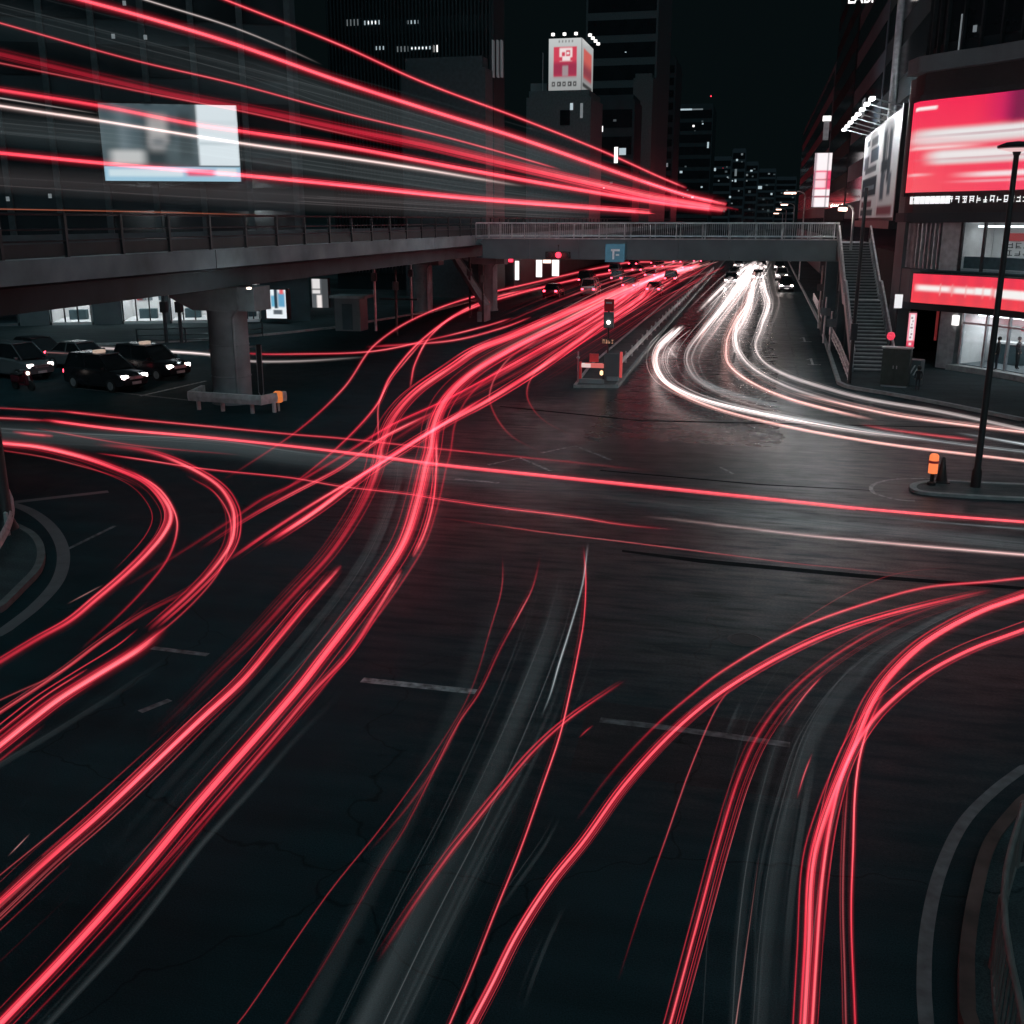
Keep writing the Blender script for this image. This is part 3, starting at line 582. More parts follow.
# screen housing and the screen
ks('roof_ledge', WALLM, sL-.5, KL, ft_-.35, ft_+.45, -.5, 1.0)
GS = thing('giant_screen', 'giant curved red video screen with white streaks over the shop corner', 'screen', K.at(sL, zS0, 0)); og = Vector(GS.location)
def gslab(name, m, s0, s1, z0, z1, o0, o1): q = MB(); K.slab(q, s0, s1, z0, z1, o0, o1); q.v = [tuple(Vector(p)-og) for p in q.v]; return q.build(name, m, GS)
gslab('housing', BLK, sL-.35, sEnd+.4, fb_, ft_-.36, -.5, .5); gslab('bezel', DSTEEL, sL-.34, sL-.06, zS0-.2, zS1+.2, .502, .7); gslab('bezel', DSTEEL, sL-.34, sEnd, zS1+.04, zS1+.3, .502, .7)
def gf(s, t, out=.66): return K.at(sL+(sEnd-sL)*s, zS0+(zS1-zS0)*t, out)-og
se = (S(1024, 140)[0]-sL)/(sEnd-sL)
def gbase(s, t): k = s/se; return (.90-.25*max(0, k-.6)*max(0, t), .022+.065*(1-t)*(1-k*.5), .078+.008*t+.035*(1-t))
gcol = paint(gbase, [(x0*se, x1*se, t0, t1, c, ex, ey) for x0, x1, t0, t1, c, ex, ey in [(.06, .29, .90, .935, (.95, .85, .86), .02, .02), (.08, 2, .52, .68, (.74, .68, .68), .3, .09), (.05, .5, .56, .60, (.85, .55, .57), .3, .05), (.3, 2, .58, .66, (.82, .80, .80), .3, .05), (.3, 2, .60, .615, (.45, .2, .25), .6, .02), (.05, .6, .47, .50, (.92, .7, .7), .3, .04),
     (.28, 2, .30, .45, (.74, .66, .66), .15, .06), (.3, 2, .37, .42, (.85, .8, .8), .2, .05), (.3, 2, .345, .36, (.6, .3, .34), .5, .02), (.04, .25, .18, .205, (.9, .5, .52), .15, .03), (.62, 1.3, .15, .20, (.9, .75, .77), .3, .04), (.55, 1.4, .095, .115, (.85, .4, .45), .3, .03), (.80, 2, .72, 1.2, (.55, .01, .11), .3, .1), (.92, 2, .7, 1.2, (.2, .01, .06), .12, .1)]])
panel('display', gf, 130, 70, gcol, screenmat('giant_display', 1.0), GS)
q = MB(); rr = random.Random(3); zt0, zt1 = S(930, 204)[1], S(930, 196.5)[1]
def tf(s, z): return K.at(s, z, .52)-og
s = sL+.45; 
while s < sEnd-.4: glyph(q, tf, s, s+.34, zt0, zt1, rr); s += .42
for k in range(9): s = sL+.45+k*.3; q.add([tf(s, zt0), tf(s+.28, zt0), tf(s+.28, zt1), tf(s, zt1)], [(0, 1, 2, 3)])
q.build('ticker_text', emitmat('ticker_light', (.95, .97, .97), 1.0), GS)
gslab('lower_ledge', WALLD, sL-.5, sEnd+.6, fb_-.5, fb_-.004, -.5, .9)
ks('column', WALLM, S(901, 160)[0], sL-.52, .13, ft_-.36, -.5, .3)
sw0 = S(885, 245)[0]; 
# first floor strip under the screen: ribbed cladding then windows
z1b, z1t = S(960, 271)[1], fb_-.51
sW = S(961, 245)[0]; sR0 = S(886, 245)[0]; sC = S(941, 245)[0]
ks('back_wall', WALLD, 1.0, KL, 4.2, fb_, -6, -3.0)
ks('cladding', WALLM, sR0-1, sC, z1b, z1t, -.6, -.02); ks('cladding', mat('pale_cladding', (.42, .45, .46), .5), sC+.02, sW-.1, z1b, z1t, -.6, .03)
for k in range(26): s = sR0+.1+k*(sC-sR0-.2)/25; ks('fin', STEEL if k % 3 else mat('bright_fin', (.6, .62, .63), .4, .3), s-.035, s+.035, z1b+.05, z1t-.05, -.018, .12, n=1)
sWe = sEnd+.4
ks('first_floor_room', WALLW, sW, sWe, z1b, z1b+.12, -3, -.1); ks('first_floor_room', WALLW, sW, sWe, z1b+.122, z1t, -2.99, -2.7); ks('first_floor_room', WALLW, sW-.08, sW, z1b+.122, z1t, -2.69, -.1, n=1)
ks('ceiling_light', emitmat('upper_room_light', (1, .97, .96), 3.2), sW+.4, sWe-.4, z1t-.25, z1t-.15, -1.6, -.7)
ks('wall_banner', emitmat('red_banner', (.8, .10, .10), .25), sW+.9, sWe-.3, z1t-.95, z1t-.55, -2.69, -2.6)
q = MB(); rr = random.Random(9); s = sW+.9
while s < sWe-.6:
    for z in (z1t-1.35, z1t-1.75): glyph(q, lambda a, b: K.at(a, b, -2.58), s, s+.36, z, z+.33, rr)
    s += .42
q.build('wall_lettering', BLK, BK)
ks('glass_sill', mat('teal_panel', (.10, .17, .18), .4), sW, sWe, z1b+.13, z1b+.75, -.5, -.4)
for u in (961, 983.5, 1006, 1030): s = S(u, 245)[0]; ks('mullion', DSTEEL, s-.06, s+.06, z1b, z1t, -.1, .05, n=1)
ks('window', GLASS, sW, sWe, z1b, z1t, -.06, -.04)
# lit red fascia sign
z2b, z2t = S(928, 303)[1], S(928, 272)[1]; sF = S(925, 288)[0]; print('fascia', z2b, z2t, z1b)
ks('sloped_band', WALLM, sR0-1, sF-.1, z2b-.1, z1b-.02, -.6, .25); ks('band', DCONC, sF-.1, sWe+1, z2t+.03, z1b-.002, -.6, .35)
RS = thing('fascia_sign', 'long backlit red shop sign with a blurred white line of lettering, above the shop front', 'sign', K.at(sF, z2b, 0)); orr = Vector(RS.location)
q = MB(); K.slab(q, sF, sEnd+.6, z2b, z2t, .36, .95); q.v = [tuple(Vector(p)-orr) for p in q.v]; q.build('box', BLK, RS)
fs_ = (S(1024, 290)[0]-sF)/(sEnd+.5-sF)
rcol = paint(lambda s, t: (.82+.05*sin(s*50), .035+.02*(1-t), .075), [(.02, 2, .40, .64, (.88, .30, .32), .03, .10), (.05*fs_, .36*fs_, .45, .6, (.95, .88, .86), .05, .12), (.4*fs_, .62*fs_, .42, .58, (.92, .86, .84), .05, .12), (.62*fs_, .8*fs_, .42, .62, (.88, .90, .88), .03, .1), (.84*fs_, 2, .36, .62, (.9, .88, .86), .03, .1)]+[(x*fs_, x*fs_+.008, .3, .7, (.85, .3, .3), .01, .1) for x in (.26, .38, .52, .7, .79)])
panel('face', lambda s, t: K.at(sF+.06+(sEnd+.5-sF)*s, z2b+.06+(z2t-z2b-.12)*t, .965)-orr, 110, 26, rcol, screenmat('fascia_face', 1.0), RS)
# ground floor
zg = z2b-.02
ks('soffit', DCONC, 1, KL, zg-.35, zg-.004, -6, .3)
ks('ground_back_wall', mat('dim_back_wall', (.16, .17, .18), .7), 1.0, S(934, 340)[0], .13, zg-.36, -3.5, -3.2)
sP0, sP1 = S(939, 340)[0], S(956, 340)[0]
ks('pillar', mat('pale_pillar', (.33, .35, .36), .6), sP0, sP1, .13, zg-.352, -3, .1)
sg0, sg1 = S(961, 340)[0], sWe
ks('step', mat('pale_step', (.32, .33, .33), .5), sg0-.4, sg1, .1, .42, -4.2, .5); ks('shop_floor', WALLM, sg0, sg1, .422, .47, -4.2, -.1)
ks('shop_room', WALLW, sg0, sg1, .472, zg-.352, -4.3, -4.1); ks('shop_room', WALLW, sg0-.08, sg0, .472, zg-.352, -4.09, -.1, n=1)
ks('ceiling_light', emitmat('shop_light', (1, .96, .96), 5.5), sg0+.3, sg1-.3, zg-.52, zg-.42, -2.6, -.8)
ks('counter', DCONC, sg0+.4, sg0+2.0, .48, 1.55, -2.6, -1.9); ks('counter', mat('pale_counter', (.6, .6, .6), .4), sg0+.38, sg0+2.02, 1.552, 1.66, -2.65, -1.85); ks('shelf', WALLM, sg0+2.6, sg0+3.6, .48, 1.9, -4.08, -3.5)
q = MB(); rr = random.Random(5)
for z, a0, a1 in ((2.05, .6, 2.6), (2.3, 3.4, 6.2), (1.6, 4.4, 5.6)):
    s = sg0+a0
    while s < sg0+a1: glyph(q, lambda a, b: K.at(a, b, -4.05), s, s+.34, z, z+.36, rr); s += .4
q.build('wall_lettering', emitmat('red_letters', (.85, .06, .1), .45), BK)
for u in (961, 985, 1008, 1032): s = S(u, 340)[0]; ks('door_frame', STEEL, s-.05, s+.05, .43, zg-.352, -.1, .06, n=1)
ks('shop_window', GLASS, sg0, sg1, .43, zg-.352, -.03, -.01); ks('door_rail', STEEL, sg0, sg1, 2.62, 2.72, -.1, .04)
s = S(957, 320)[0]; ks('wall_lamp', E_WHITE, s-.12, s+.22, S(957, 325)[1], S(957, 315)[1], .11, .25, n=1)
s = S(939, 320)[0]; ks('red_pipe', REDREF, s-.05, s+.05, 1.6, zg-.36, .1, .2, n=1)
s0, z0 = S(925, 338)[0], 1.9
MBRD = ks('menu_board', DSTEEL, S(924, 330)[0], S(937, 330)[0], S(930, 342)[1], S(930, 311)[1], -3.19, -3.0)
q = MB(); rr = random.Random(12)
for i in range(4):
    for j in range(3): a = S(925, 330)[0]+.1+j*.55; b = S(930, 342)[1]+.15+i*.5; glyph(q, lambda x, y: K.at(x, y, -2.98), a, a+.45, b, b+.4, rr)
q.build('menu_lettering', WALLM, BK)
# vertical lit sign, square sign, round red lamp on pavement in front
def standsign(name, label, u0, u1, v0, v1, y, faces, dim=.3, legs=True, m=1.0):
    a = at_y(u0, v1, y); b = at_y(u1, v0, y); t = thing(name, label, 'sign', ((a.x+b.x)/2, y, .13)); wx = (b.x-a.x)/2
    MB().box(-wx, wx, .01, dim, a.z-.13, b.z-.13, bev=.02).build('box', BLK, t)
    panel('face', lambda s, tt: (-wx*.92+1.84*wx*s, 0, a.z-.13+(b.z-a.z)*(.03+.94*tt)), 20, 50, faces, screenmat(name+'_face', m), t)
    if legs: MB().tube([(0, dim/2, 0), (0, dim/2, a.z-.12)], .06, 8).build('post', DSTEEL, t)
    return t
standsign('lit_sign', 'upright pink and white lit sign with a column of characters, by the stair foot', 905.5, 917.5, 312, 348, 60.5, paint((.9, .30, .38), [(.22, .8, .2, .96, (.9, .84, .86), .06, .02), (-1, 2, -1, .18, (.75, .06, .12), .1, .02), (.3, .65, .05, .13, (.9, .7, .74), .1, .04)]+[(.32+.1*(k % 3), .55+.1*(k % 2), .26+.095*k, .31+.095*k, (.25, .15, .2), .12, .02) for k in range(7)]), legs=True)
standsign('square_sign', 'small blank white lit square sign high beside the stair', 893.5, 903.5, 294, 308.5, 61.5, paint((.86, .86, .88), []))
t = thing('red_signal_lamp', 'round glowing red lamp on a short post at the stair foot', 'lamp', (*at_y(891, 336, 58.5)[:2], .13)); zc = at_y(891, 336, 58.5).z-.13
MB().tube([(0, 0, 0), (0, 0, zc-.25)], .05, 8).build('post', DSTEEL, t); q = MB()
q.lathe([(.02, -.22), (.15, -.17), (.22, 0), (.15, .17), (.02, .22)], (0, 0, zc), 16); q.build('lens', emitmat('round_red_lens', (1, .06, .12), .8), t, True)
# cabinet
t = thing('utility_cabinet', 'dark green metal utility cabinet on the right pavement at the stair foot', 'cabinet', (*g(894, 389)[:2], .13), -.3)
MB().box(-.65, .65, -.3, .3, .08, 1.85, bev=.03).build('body', mat('dark_green_paint', (.03, .045, .04), .5), t); MB().box(-.7, .7, -.35, .35, 1.86, 1.93, bev=.02).build('lid', STEEL, t)
MB().box(-.6, .6, -.28, .28, 0, .078).build('plinth', CONC, t)
for x in (-.32, .32): d = MB().box(x-.29, x+.29, -.325, -.302, .15, 1.8, bev=.008).build('door', mat('dark_green_paint', (.03, .045, .04), .5), t); MB().box(x*.25-.02, x*.25+.02, -.35, -.327, .9, 1.05).build('handle', STEEL, d)
t = thing('planter_box', 'pale grey concrete block with diagonal stripes beside the utility cabinet', 'planter', (*g(911, 387)[:2], .13), -.4)
MB().box(-.45, .45, -.35, .35, 0, 1.25, bev=.04).build('body', WALLM, t); q = MB()
for k in range(3): q.add([(-.3+k*.2, -.354, .5), (-.22+k*.2, -.354, .5), (.02+k*.2, -.354, 1.0), (-.06+k*.2, -.354, 1.0)], [(0, 1, 2, 3)])
q.build('stripe', mat('white_paint', (.7, .7, .7), .5), t)
# slanted billboard along the street
BB = thing('billboard', 'large slanted black and white billboard lit by a row of lamps on arms', 'billboard', (XR, 66, 8))
pr_, pl_ = rx(903, 110), rx(866, 136); yb0, yb1 = pr_.y, pl_.y; zb0, zb1 = rx(903, 217).z-8, rx(903, 109).z-8
bx = -.02
def bbf(s, t): return (bx, yb1-66+(yb0-yb1)*s, zb0+(zb1-zb0)*t)
bbc = paint(lambda s, t: (.60, .64, .64), [(.1, .2, .86, .93, (0.113, 0.135, 0.146), 0.024, 0.018), (.25, .46, .83, .92, (0.149, 0.175, 0.187), 0.03, 0.018), (.05, .2, .58, .74, (0.135, 0.160, 0.177), 0.03, 0.03), (.26, .5, .64, .8, (0.072, 0.100, 0.120), 0.03, 0.024), (.1, .46, .53, .6, (0.113, 0.130, 0.140), 0.018, 0.012), (.04, .5, .25, .47, (0.023, 0.037, 0.047), 0.012, 0.012), (.1, .44, .33, .37, (0.135, 0.175, 0.198), 0.018, 0.012), (.06, .4, .12, .2, (0.158, 0.075, 0.088), 0.024, 0.03), (.04, .45, .02, .1, (0.068, 0.080, 0.088), 0.03, 0.018),
    (.62, .7, .3, .92, (0.054, 0.075, 0.088), 0.03, 0.09), (.7, .74, .4, .85, (0.180, 0.210, 0.224), 0.018, 0.06), (.76, .84, .35, .9, (0.045, 0.065, 0.078), 0.03, 0.09), (.6, .78, .48, .6, (0.027, 0.045, 0.057), 0.06, 0.048), (.62, .72, .18, .45, (0.081, 0.115, 0.140), 0.048, 0.06), (.8, .88, .22, .45, (0.090, 0.125, 0.151), 0.036, 0.06), (.55, .95, .02, .12, (0.225, 0.060, 0.078), 0.06, 0.048), (.55, .575, 0, 1, (.7, .7, .7), .02, .2)])
panel('face', bbf, 70, 60, bbc, screenmat('billboard_print', 0), BB)
q = MB(); q.box(bx+.03, bx+.5, yb0-66-.3, yb1-66+.3, zb0-.2, zb1+.15); q.build('frame', BLK, BB)
MB().box(bx-.05, bx+.5, yb0-66-.85, yb0-66-.32, zb0-.2, zb1+.3).build('end_post', DSTEEL, BB)
MB().box(bx-.3, bx+.5, yb0-66-.8, yb1-66+.3, zb0-.75, zb0-.22).build('catwalk', DSTEEL, BB)
for k in range(8):
    y = yb0-66+.4+k*(yb1-yb0-1.2)/7; q = MB(); q.tube([(bx+.2, y, zb1+.16), (bx-1.9, y, zb1+.75)], .05, 6); q.build('lamp_arm', STEEL, BB)
    MB().box(bx-2.1, bx-1.75, y-.5, y+.5, zb1+.62, zb1+.80, bev=.03).build('lamp_head', emitmat('billboard_lamp', (1, .98, .97), 3.0), BB)
for k in range(3):
    y = yb0+2+k*(yb1-yb0-4)/2; o = lamp('billboard_lamp', (XR+bx-2.0, y, 8+zb1+.4), 800, (.94, .98, 1), .25)
# ================================================================== street furniture
def rail_fence(name, label, pts, m, h=.8, sp=2.0, kind='beam', group=None):
    P = [Vector((p[0], p[1], 0)) for p in pts]; t = thing(name, label, 'guard rail', P[0], 0, group); base = P[0]; L = [0]
    for i in range(1, len(P)): L.append(L[-1]+(P[i]-P[i-1]).length)
    def at(s):
        for i in range(len(P)-1):
            if s <= L[i+1] or i == len(P)-2: return P[i]+(P[i+1]-P[i])*((s-L[i])/(L[i+1]-L[i]))-base
    n = max(2, int(L[-1]/sp)); 
    for k in range(n+1): p = at(L[-1]*k/n); MB().lathe([(.055, 0), (.055, h-.03), (.02, h)], p, 8).build('post', m, t)
    S_ = [at(L[-1]*k/(n*4)) for k in range(n*4+1)]
    if kind == 'beam':
        vs = []; fs = []
        prof = ((-.04, h-.42), (-.09, h-.36), (-.05, h-.28), (-.09, h-.2), (-.04, h-.12), (-.02, h-.12), (-.02, h-.42))
        for i, p in enumerate(S_):
            tt = (S_[min(i+1, len(S_)-1)]-S_[max(i-1, 0)]).normalized(); nn = Vector((tt.y, -tt.x, 0))
            for o, z in prof: q_ = p-nn*(o+.0)+nn*.03; vs.append((q_.x, q_.y, z))
        m_ = len(prof)
        for i in range(len(S_)-1):
            for k in range(m_): fs.append((i*m_+k, i*m_+(k+1) % m_, (i+1)*m_+(k+1) % m_, (i+1)*m_+k))
        MB().add(vs, fs).build('beam', m, t)
    else:
        for z in ((h-.03, h*.55, h*.2) if kind == 'pipes' else (h-.03,)): MB().tube([p+Vector((0, 0, z)) for p in S_], .035, 8).build('rail', m, t, True)
        if kind == 'bars':
            MB().tube([p+Vector((0, 0, .12)) for p in S_], .03, 6).build('rail', m, t, True); q = MB(); nb = int(L[-1]/.19)
            for k in range(nb): p = at(L[-1]*(k+.5)/nb); q.box(p.x-.011, p.x+.011, p.y-.011, p.y+.011, .12, h-.05)
            q.build('bars', m, t)
    return t
PALE = mat('pale_guard_paint', (.48, .50, .51), .5, var=.25, scale=4, bump=.1)
# pier guard: pale beam on stub legs
t = thing('guard_beam', 'pale guard beam on short legs wrapped round the nearest pier', 'guard rail', (-21.75, 40.75, 0))
ga, gb, gc = g(196, 408, 0), g(272, 414, 0), g(284, 405, 0); q = MB()
P = [Vector((-23.6, 42.6, .62)), Vector((-23.35, 40.95, .62)), Vector((-19.75, 40.55, .62)), Vector((-19.3, 41.9, .62))]; B0 = Vector((-21.2, 41.0, 0))
vs = []; fs = []
for i, p in enumerate(P):
    tt = (P[min(i+1, 3)]-P[max(i-1, 0)]).normalized(); nn = Vector((-tt.y, tt.x, 0))*.09
    for o, z in ((nn, -.2), (-nn, -.2), (-nn*1.3, 0), (-nn, .2), (nn, .2)): r_ = p+o-B0; vs.append((r_.x, r_.y, .62+z))
for i in range(3):
    for k in range(5): fs.append((i*5+k, i*5+(k+1) % 5, i*5+5+(k+1) % 5, i*5+5+k))
fs += [(0, 1, 2, 3, 4), (19, 18, 17, 16, 15)]
MB().add(vs, fs).build('beam', PALE, t)
for x, y in ((-23.0, 41.05), (-21.8, 40.95), (-20.3, 40.75), (-19.5, 41.2)): MB().lathe([(.09, 0), (.09, .44)], Vector((x, y, 0))-B0, 10).build('leg', PALE, t)
t = thing('orange_reflector', 'small glowing orange reflector drum on a post beside the guard beam', 'reflector', (*g(279, 411)[:2], 0))
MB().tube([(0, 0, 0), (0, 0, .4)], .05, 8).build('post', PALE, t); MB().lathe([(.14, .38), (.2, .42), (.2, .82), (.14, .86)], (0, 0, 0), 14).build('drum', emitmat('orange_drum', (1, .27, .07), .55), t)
t = thing('arrow_post', 'tall narrow flat marker post with a pale outline, right of the nearest pier', 'marker post', (*g(262, 398)[:2], 0), .1)
MB().box(-.12, .12, -.04, .04, .1, 2.5, bev=.03).build('blade', DSTEEL, t); q = MB()
for x in (-.13, .11): q.box(x-.005, x+.025, -.06, -.042, .25, 2.45)
q.tube([(-.11, -.05, .26), (-.06, -.05, .12), (.06, -.05, .12), (.11, -.05, .26)], .02, 6); q.build('outline', STEEL, t); MB().tube([(0, 0, 0), (0, 0, .12)], .05, 8).build('foot', STEEL, t); MB().tube([(.1, 0, 2.42), (-.65, 0, 2.35)], .04, 6).build('arm', STEEL, t)
# left corner
rp = curve([(0, 577), (10, 560), (18, 542), (21, 522), (16, 508)], 4); rail_fence('guard_rail', 'curved grey guard rail on the near left corner, at the frame edge', [(-20, 17.6)]+[(p[0]-.25, p[1]-.05) for p in rp]+[(-21.5, 25.5)], mat('grey_guard_paint', (.30, .315, .32), .5, var=.3, scale=4), .75, 2.2)
t = thing('utility_pole', 'thick black pole at the left edge of the picture', 'pole', (*g(8, 533)[:2], .12)); MB().lathe([(.30, 0), (.2, .25), (.17, .3), (.13, 11)], (0, 0, 0), 16).build('shaft', BLK, t, True)
for z in (3.2, 5.1): MB().lathe([(.2, z), (.2, z+.08)], (0, 0, 0), 12).build('band', DSTEEL, t)
# right near corner railing
rp = [g(u, v, 1.1)[:2] for u, v in ((1029, 1035), (1020, 990), (1009, 940), (1004, 900), (1008, 855), (1026, 795))]+[(7.5, 14.5)]; rail_fence('pedestrian_railing', 'dark steel pedestrian railing with upright bars at the bottom right corner', rp, mat('grey_railing', (.13, .125, .12), .6, .0), 1.05, 1.9, 'bars')
# right street rail, median rail, left shops rail
rail_fence('guard_rail', 'shiny pipe guard rail along the right kerb below the stair', [(4.75, 55.5), (5.0, 66), (5.25, 90), (5.5, 112)], mat('bright_rail', (.62, .64, .66), .35, .5), .85, 2.2, 'pipes')
rail_fence('median_guard_rail', 'long grey beam guard rail running down the central median', [(-7.15, 56.5), (-7.25, 84), (-7.3, 175)], mat('median_rail', (.36, .38, .39), .5, var=.3, scale=2), .8, 3.0)
sp = [g(136, 343, .13), g(208, 341, .13), g(262, 335, .13)]; rail_fence('pedestrian_railing', 'low dark railing in front of the left shops', [(p.x-.2, p.y+.5) for p in sp], DSTEEL, 1.0, 2.4, 'pipes')
for u, lab in ((167, 'left one of the two thin dark posts in front of the lit left shops'), (182, 'right one of the two thin dark posts in front of the lit left shops')):
    p = g(u, 345); t = thing('sign_post', lab, 'post', (p.x, p.y, .13), group='posts before the left shops'); MB().lathe([(.15, 0), (.12, .1), (.12, 5.6)], (0, 0, 0), 10).build('shaft', DSTEEL, t); MB().box(-.22, .22, -.16, .16, 2.0, 2.7, bev=.03).build('control_box', BLK, t)
# median nose furniture
t = thing('crash_barrier', 'U shaped crash barrier with a red and white bar on the median nose', 'barrier', (-7.85, 51.4, .14))
q = MB(); q.box(-.62, .62, -.12, .12, 0, .22, bev=.03); q.build('base', CONC, t)
for x in (-.58, .58): MB().tube([(x, 0, .2), (x, 0, 1.05)], .07, 8).build('leg', REDREF if x < 0 else DSTEEL, t)
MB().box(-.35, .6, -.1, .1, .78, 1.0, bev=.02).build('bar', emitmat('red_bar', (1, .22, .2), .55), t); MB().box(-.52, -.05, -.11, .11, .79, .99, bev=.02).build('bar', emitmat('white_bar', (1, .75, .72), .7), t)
MB().lathe([(.02, -.12), (.08, -.08), (.08, .08), (.02, .12)], (.5, -.14, .55), 10).build('lamp', emitmat('amber_lamp', (1, .6, .3), 2.2), t)
MB().tube([(-.7, 0, 0), (-.7, 0, 1.55)], .035, 8).build('pole', STEEL, t); MB().lathe([(.02, -.1), (.1, 0), (.02, .1)], (-.7, 0, 1.25), 8).build('knob', PALE, t); MB().box(-.15, .3, .1, .2, 1.05, 1.45, bev=.02).build('sign_back', REDREF, t)
t = thing('marker_board', 'grey board with one red edge standing on the median nose', 'marker', (-6.95, 52.6, .14))
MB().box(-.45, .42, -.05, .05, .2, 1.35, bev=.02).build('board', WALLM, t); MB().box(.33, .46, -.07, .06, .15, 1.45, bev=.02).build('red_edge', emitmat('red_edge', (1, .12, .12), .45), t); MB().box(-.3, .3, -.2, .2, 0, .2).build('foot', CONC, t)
t = thing('signal_post', 'post with a bright white lamp and a small amber plate on the median nose', 'signal', (-7.35, 53.4, .14))
MB().tube([(0, 0, 0), (0, 0, 3.4)], .05, 8).build('post', DSTEEL, t); h = MB().box(-.24, .26, -.14, .12, 2.55, 3.35, bev=.03).build('housing', WALLM, t)
MB().lathe([(.02, -.1), (.08, -.06), (.1, 0), (.08, .06), (.02, .1)], (.02, -.18, 2.85), 10).build('lamp', emitmat('signal_lamp', (1, .85, .75), 5), t); MB().box(-.24, .26, -.1, .1, 3.4, 4.0, bev=.03).build('hood', REDPNT, t); MB().box(-.14, .16, -.14, -.1, 3.78, 3.86).build('label_plate', PALE, t)
MB().box(-.32, .32, -.09, -.03, 1.72, 2.02, bev=.02).build('plate', DSTEEL, t); q = MB(); rr = random.Random(21)
for k in range(4): glyph(q, lambda a, b: (a, -.094, b), -.28+k*.15, -.16+k*.15, 1.76, 1.98, rr)
q.build('plate_lettering', emitmat('amber_letters', (1, .55, .35), .5), t)
# right island: pole lamp, orange bollard
pb = g(975, 489); zt_ = at_y(1018, 146, pb.y).z
SLR = thing('street_lamp', 'tall dark street lamp on the right traffic island, its flat head before the red screen', 'street lamp', (pb.x, pb.y, .07), group='street lamps')
MB().lathe([(.15, 0), (.15, .5), (.105, .6), (.075, zt_-.3)], (0, 0, 0), 14).build('shaft', BLK, SLR, True); MB().lathe([(.09, zt_-.32), (.12, zt_-.2), (.52, zt_-.12), (.54, zt_-.06), (.3, zt_+.03), (.02, zt_+.06)], (0, 0, 0), 20).build('head', DSTEEL, SLR, True)
q = MB(); N_ = 20; q.add([(r*cos(2*pi*k/N_), r*sin(2*pi*k/N_), zt_+z) for r, z in ((.14, -.225), (.5, -.145)) for k in range(N_)], [(k, (k+1) % N_, N_+(k+1) % N_, N_+k) for k in range(N_)]); q.build('lens', emitmat('street_lens', (1, .66, .66), .8), SLR)
t = thing('bollard', 'glowing orange bollard on the right traffic island', 'bollard', (*g(931, 487)[:2], .07))
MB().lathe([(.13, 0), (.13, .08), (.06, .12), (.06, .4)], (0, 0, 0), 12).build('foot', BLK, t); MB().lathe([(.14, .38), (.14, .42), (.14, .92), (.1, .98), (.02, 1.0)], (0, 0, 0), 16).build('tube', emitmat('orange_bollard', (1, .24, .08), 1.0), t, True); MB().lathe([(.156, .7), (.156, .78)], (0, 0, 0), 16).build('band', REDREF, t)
t = thing('traffic_cone', 'small black cone shape behind the orange bollard', 'cone', (*g(941, 484)[:2], .07)); MB().lathe([(.2, .03), (.17, .05), (.05, .78), (.03, .8)], (0, 0, 0), 14).build('cone', BLK, t, True); MB().box(-.22, .22, -.22, .22, 0, .03).build('base', BLK, t)
# other street lamps
def slamp(u, v, y, label, e, arm=-1.4, sz=.5, sh=True):
    p = at_y(u, v, y); t = thing('street_lamp', label, 'street lamp', (p.x-arm, y, .13), group='street lamps'); z = p.z-.13
    MB().tube([(0, 0, 0), (0, 0, z-.4), (arm*.15, 0, z-.1), (arm*.5, 0, z+.08), (arm, 0, z+.1)], [.1, .08, .07, .06, .05], 8).build('shaft', mat('lamp_pole', (.3, .31, .32), .5), t, True)
    MB().box(arm-sz, arm+sz*.4, -.18, .18, z-.02, z+.14, bev=.05).build('head', DSTEEL, t); MB().box(arm-sz*.95, arm+sz*.35, -.17, .17, z-.26, z-.022, bev=.08).build('lens', emitmat('lamp_lens', (1, .60, .48), 4), t)
    if e: lamp('street_lamp_light', (p.x, y, p.z-.25), e, (1, .8, .72), .2)
slamp(845, 207, 76.2, 'street lamp with a short warm arm at the right end of the footbridge', 150, -.6, .45)
slamp(793, 192, 150, 'tallest and nearest warm street lamp seen above the footbridge railing', 300, -1.6, 1.2)
slamp(786, 204, 215, 'second warm street lamp above the footbridge railing, lower and smaller', 300, -1.6, 1.0)
slamp(780, 209, 280, 'third small warm street lamp above the footbridge railing', 0, -1.6, 1.0); slamp(777.5, 213, 340, 'farthest warm street lamp, lowest above the footbridge railing', 0, -1.6, 1.2)
# lit lamps on the piers / under the deck
for i, (u, v, y, lab) in enumerate(((249, 288.5, 40.5, 'small lit downlight under the elevated road by the nearest pier'),)):
    p = at_y(u, v, y); t = thing('downlight', lab, 'lamp', p); MB().lathe([(.02, -.04), (.1, -.03), (.11, .03), (.04, .06)], (0, 0, 0), 12).build('body', E_WARM, t); lamp('downlight_glow', (p.x+.8, p.y-1.2, p.z-.3), 55, (.95, .97, 1), .15)
# thin dark pole before the stair
pd = g(849, 386); t = thing('dark_pole', 'thin dark pole standing before the stair and rising above the footbridge', 'pole', (pd.x, pd.y, .1)); MB().lathe([(.12, 0), (.09, .2), (.085, at_y(853, 190, pd.y).z)], (0, 0, 0), 10).build('shaft', BLK, t, True); MB().box(-.16, .16, -.2, -.08, 2.2, 3.0, bev=.02).build('control_box', DSTEEL, t)
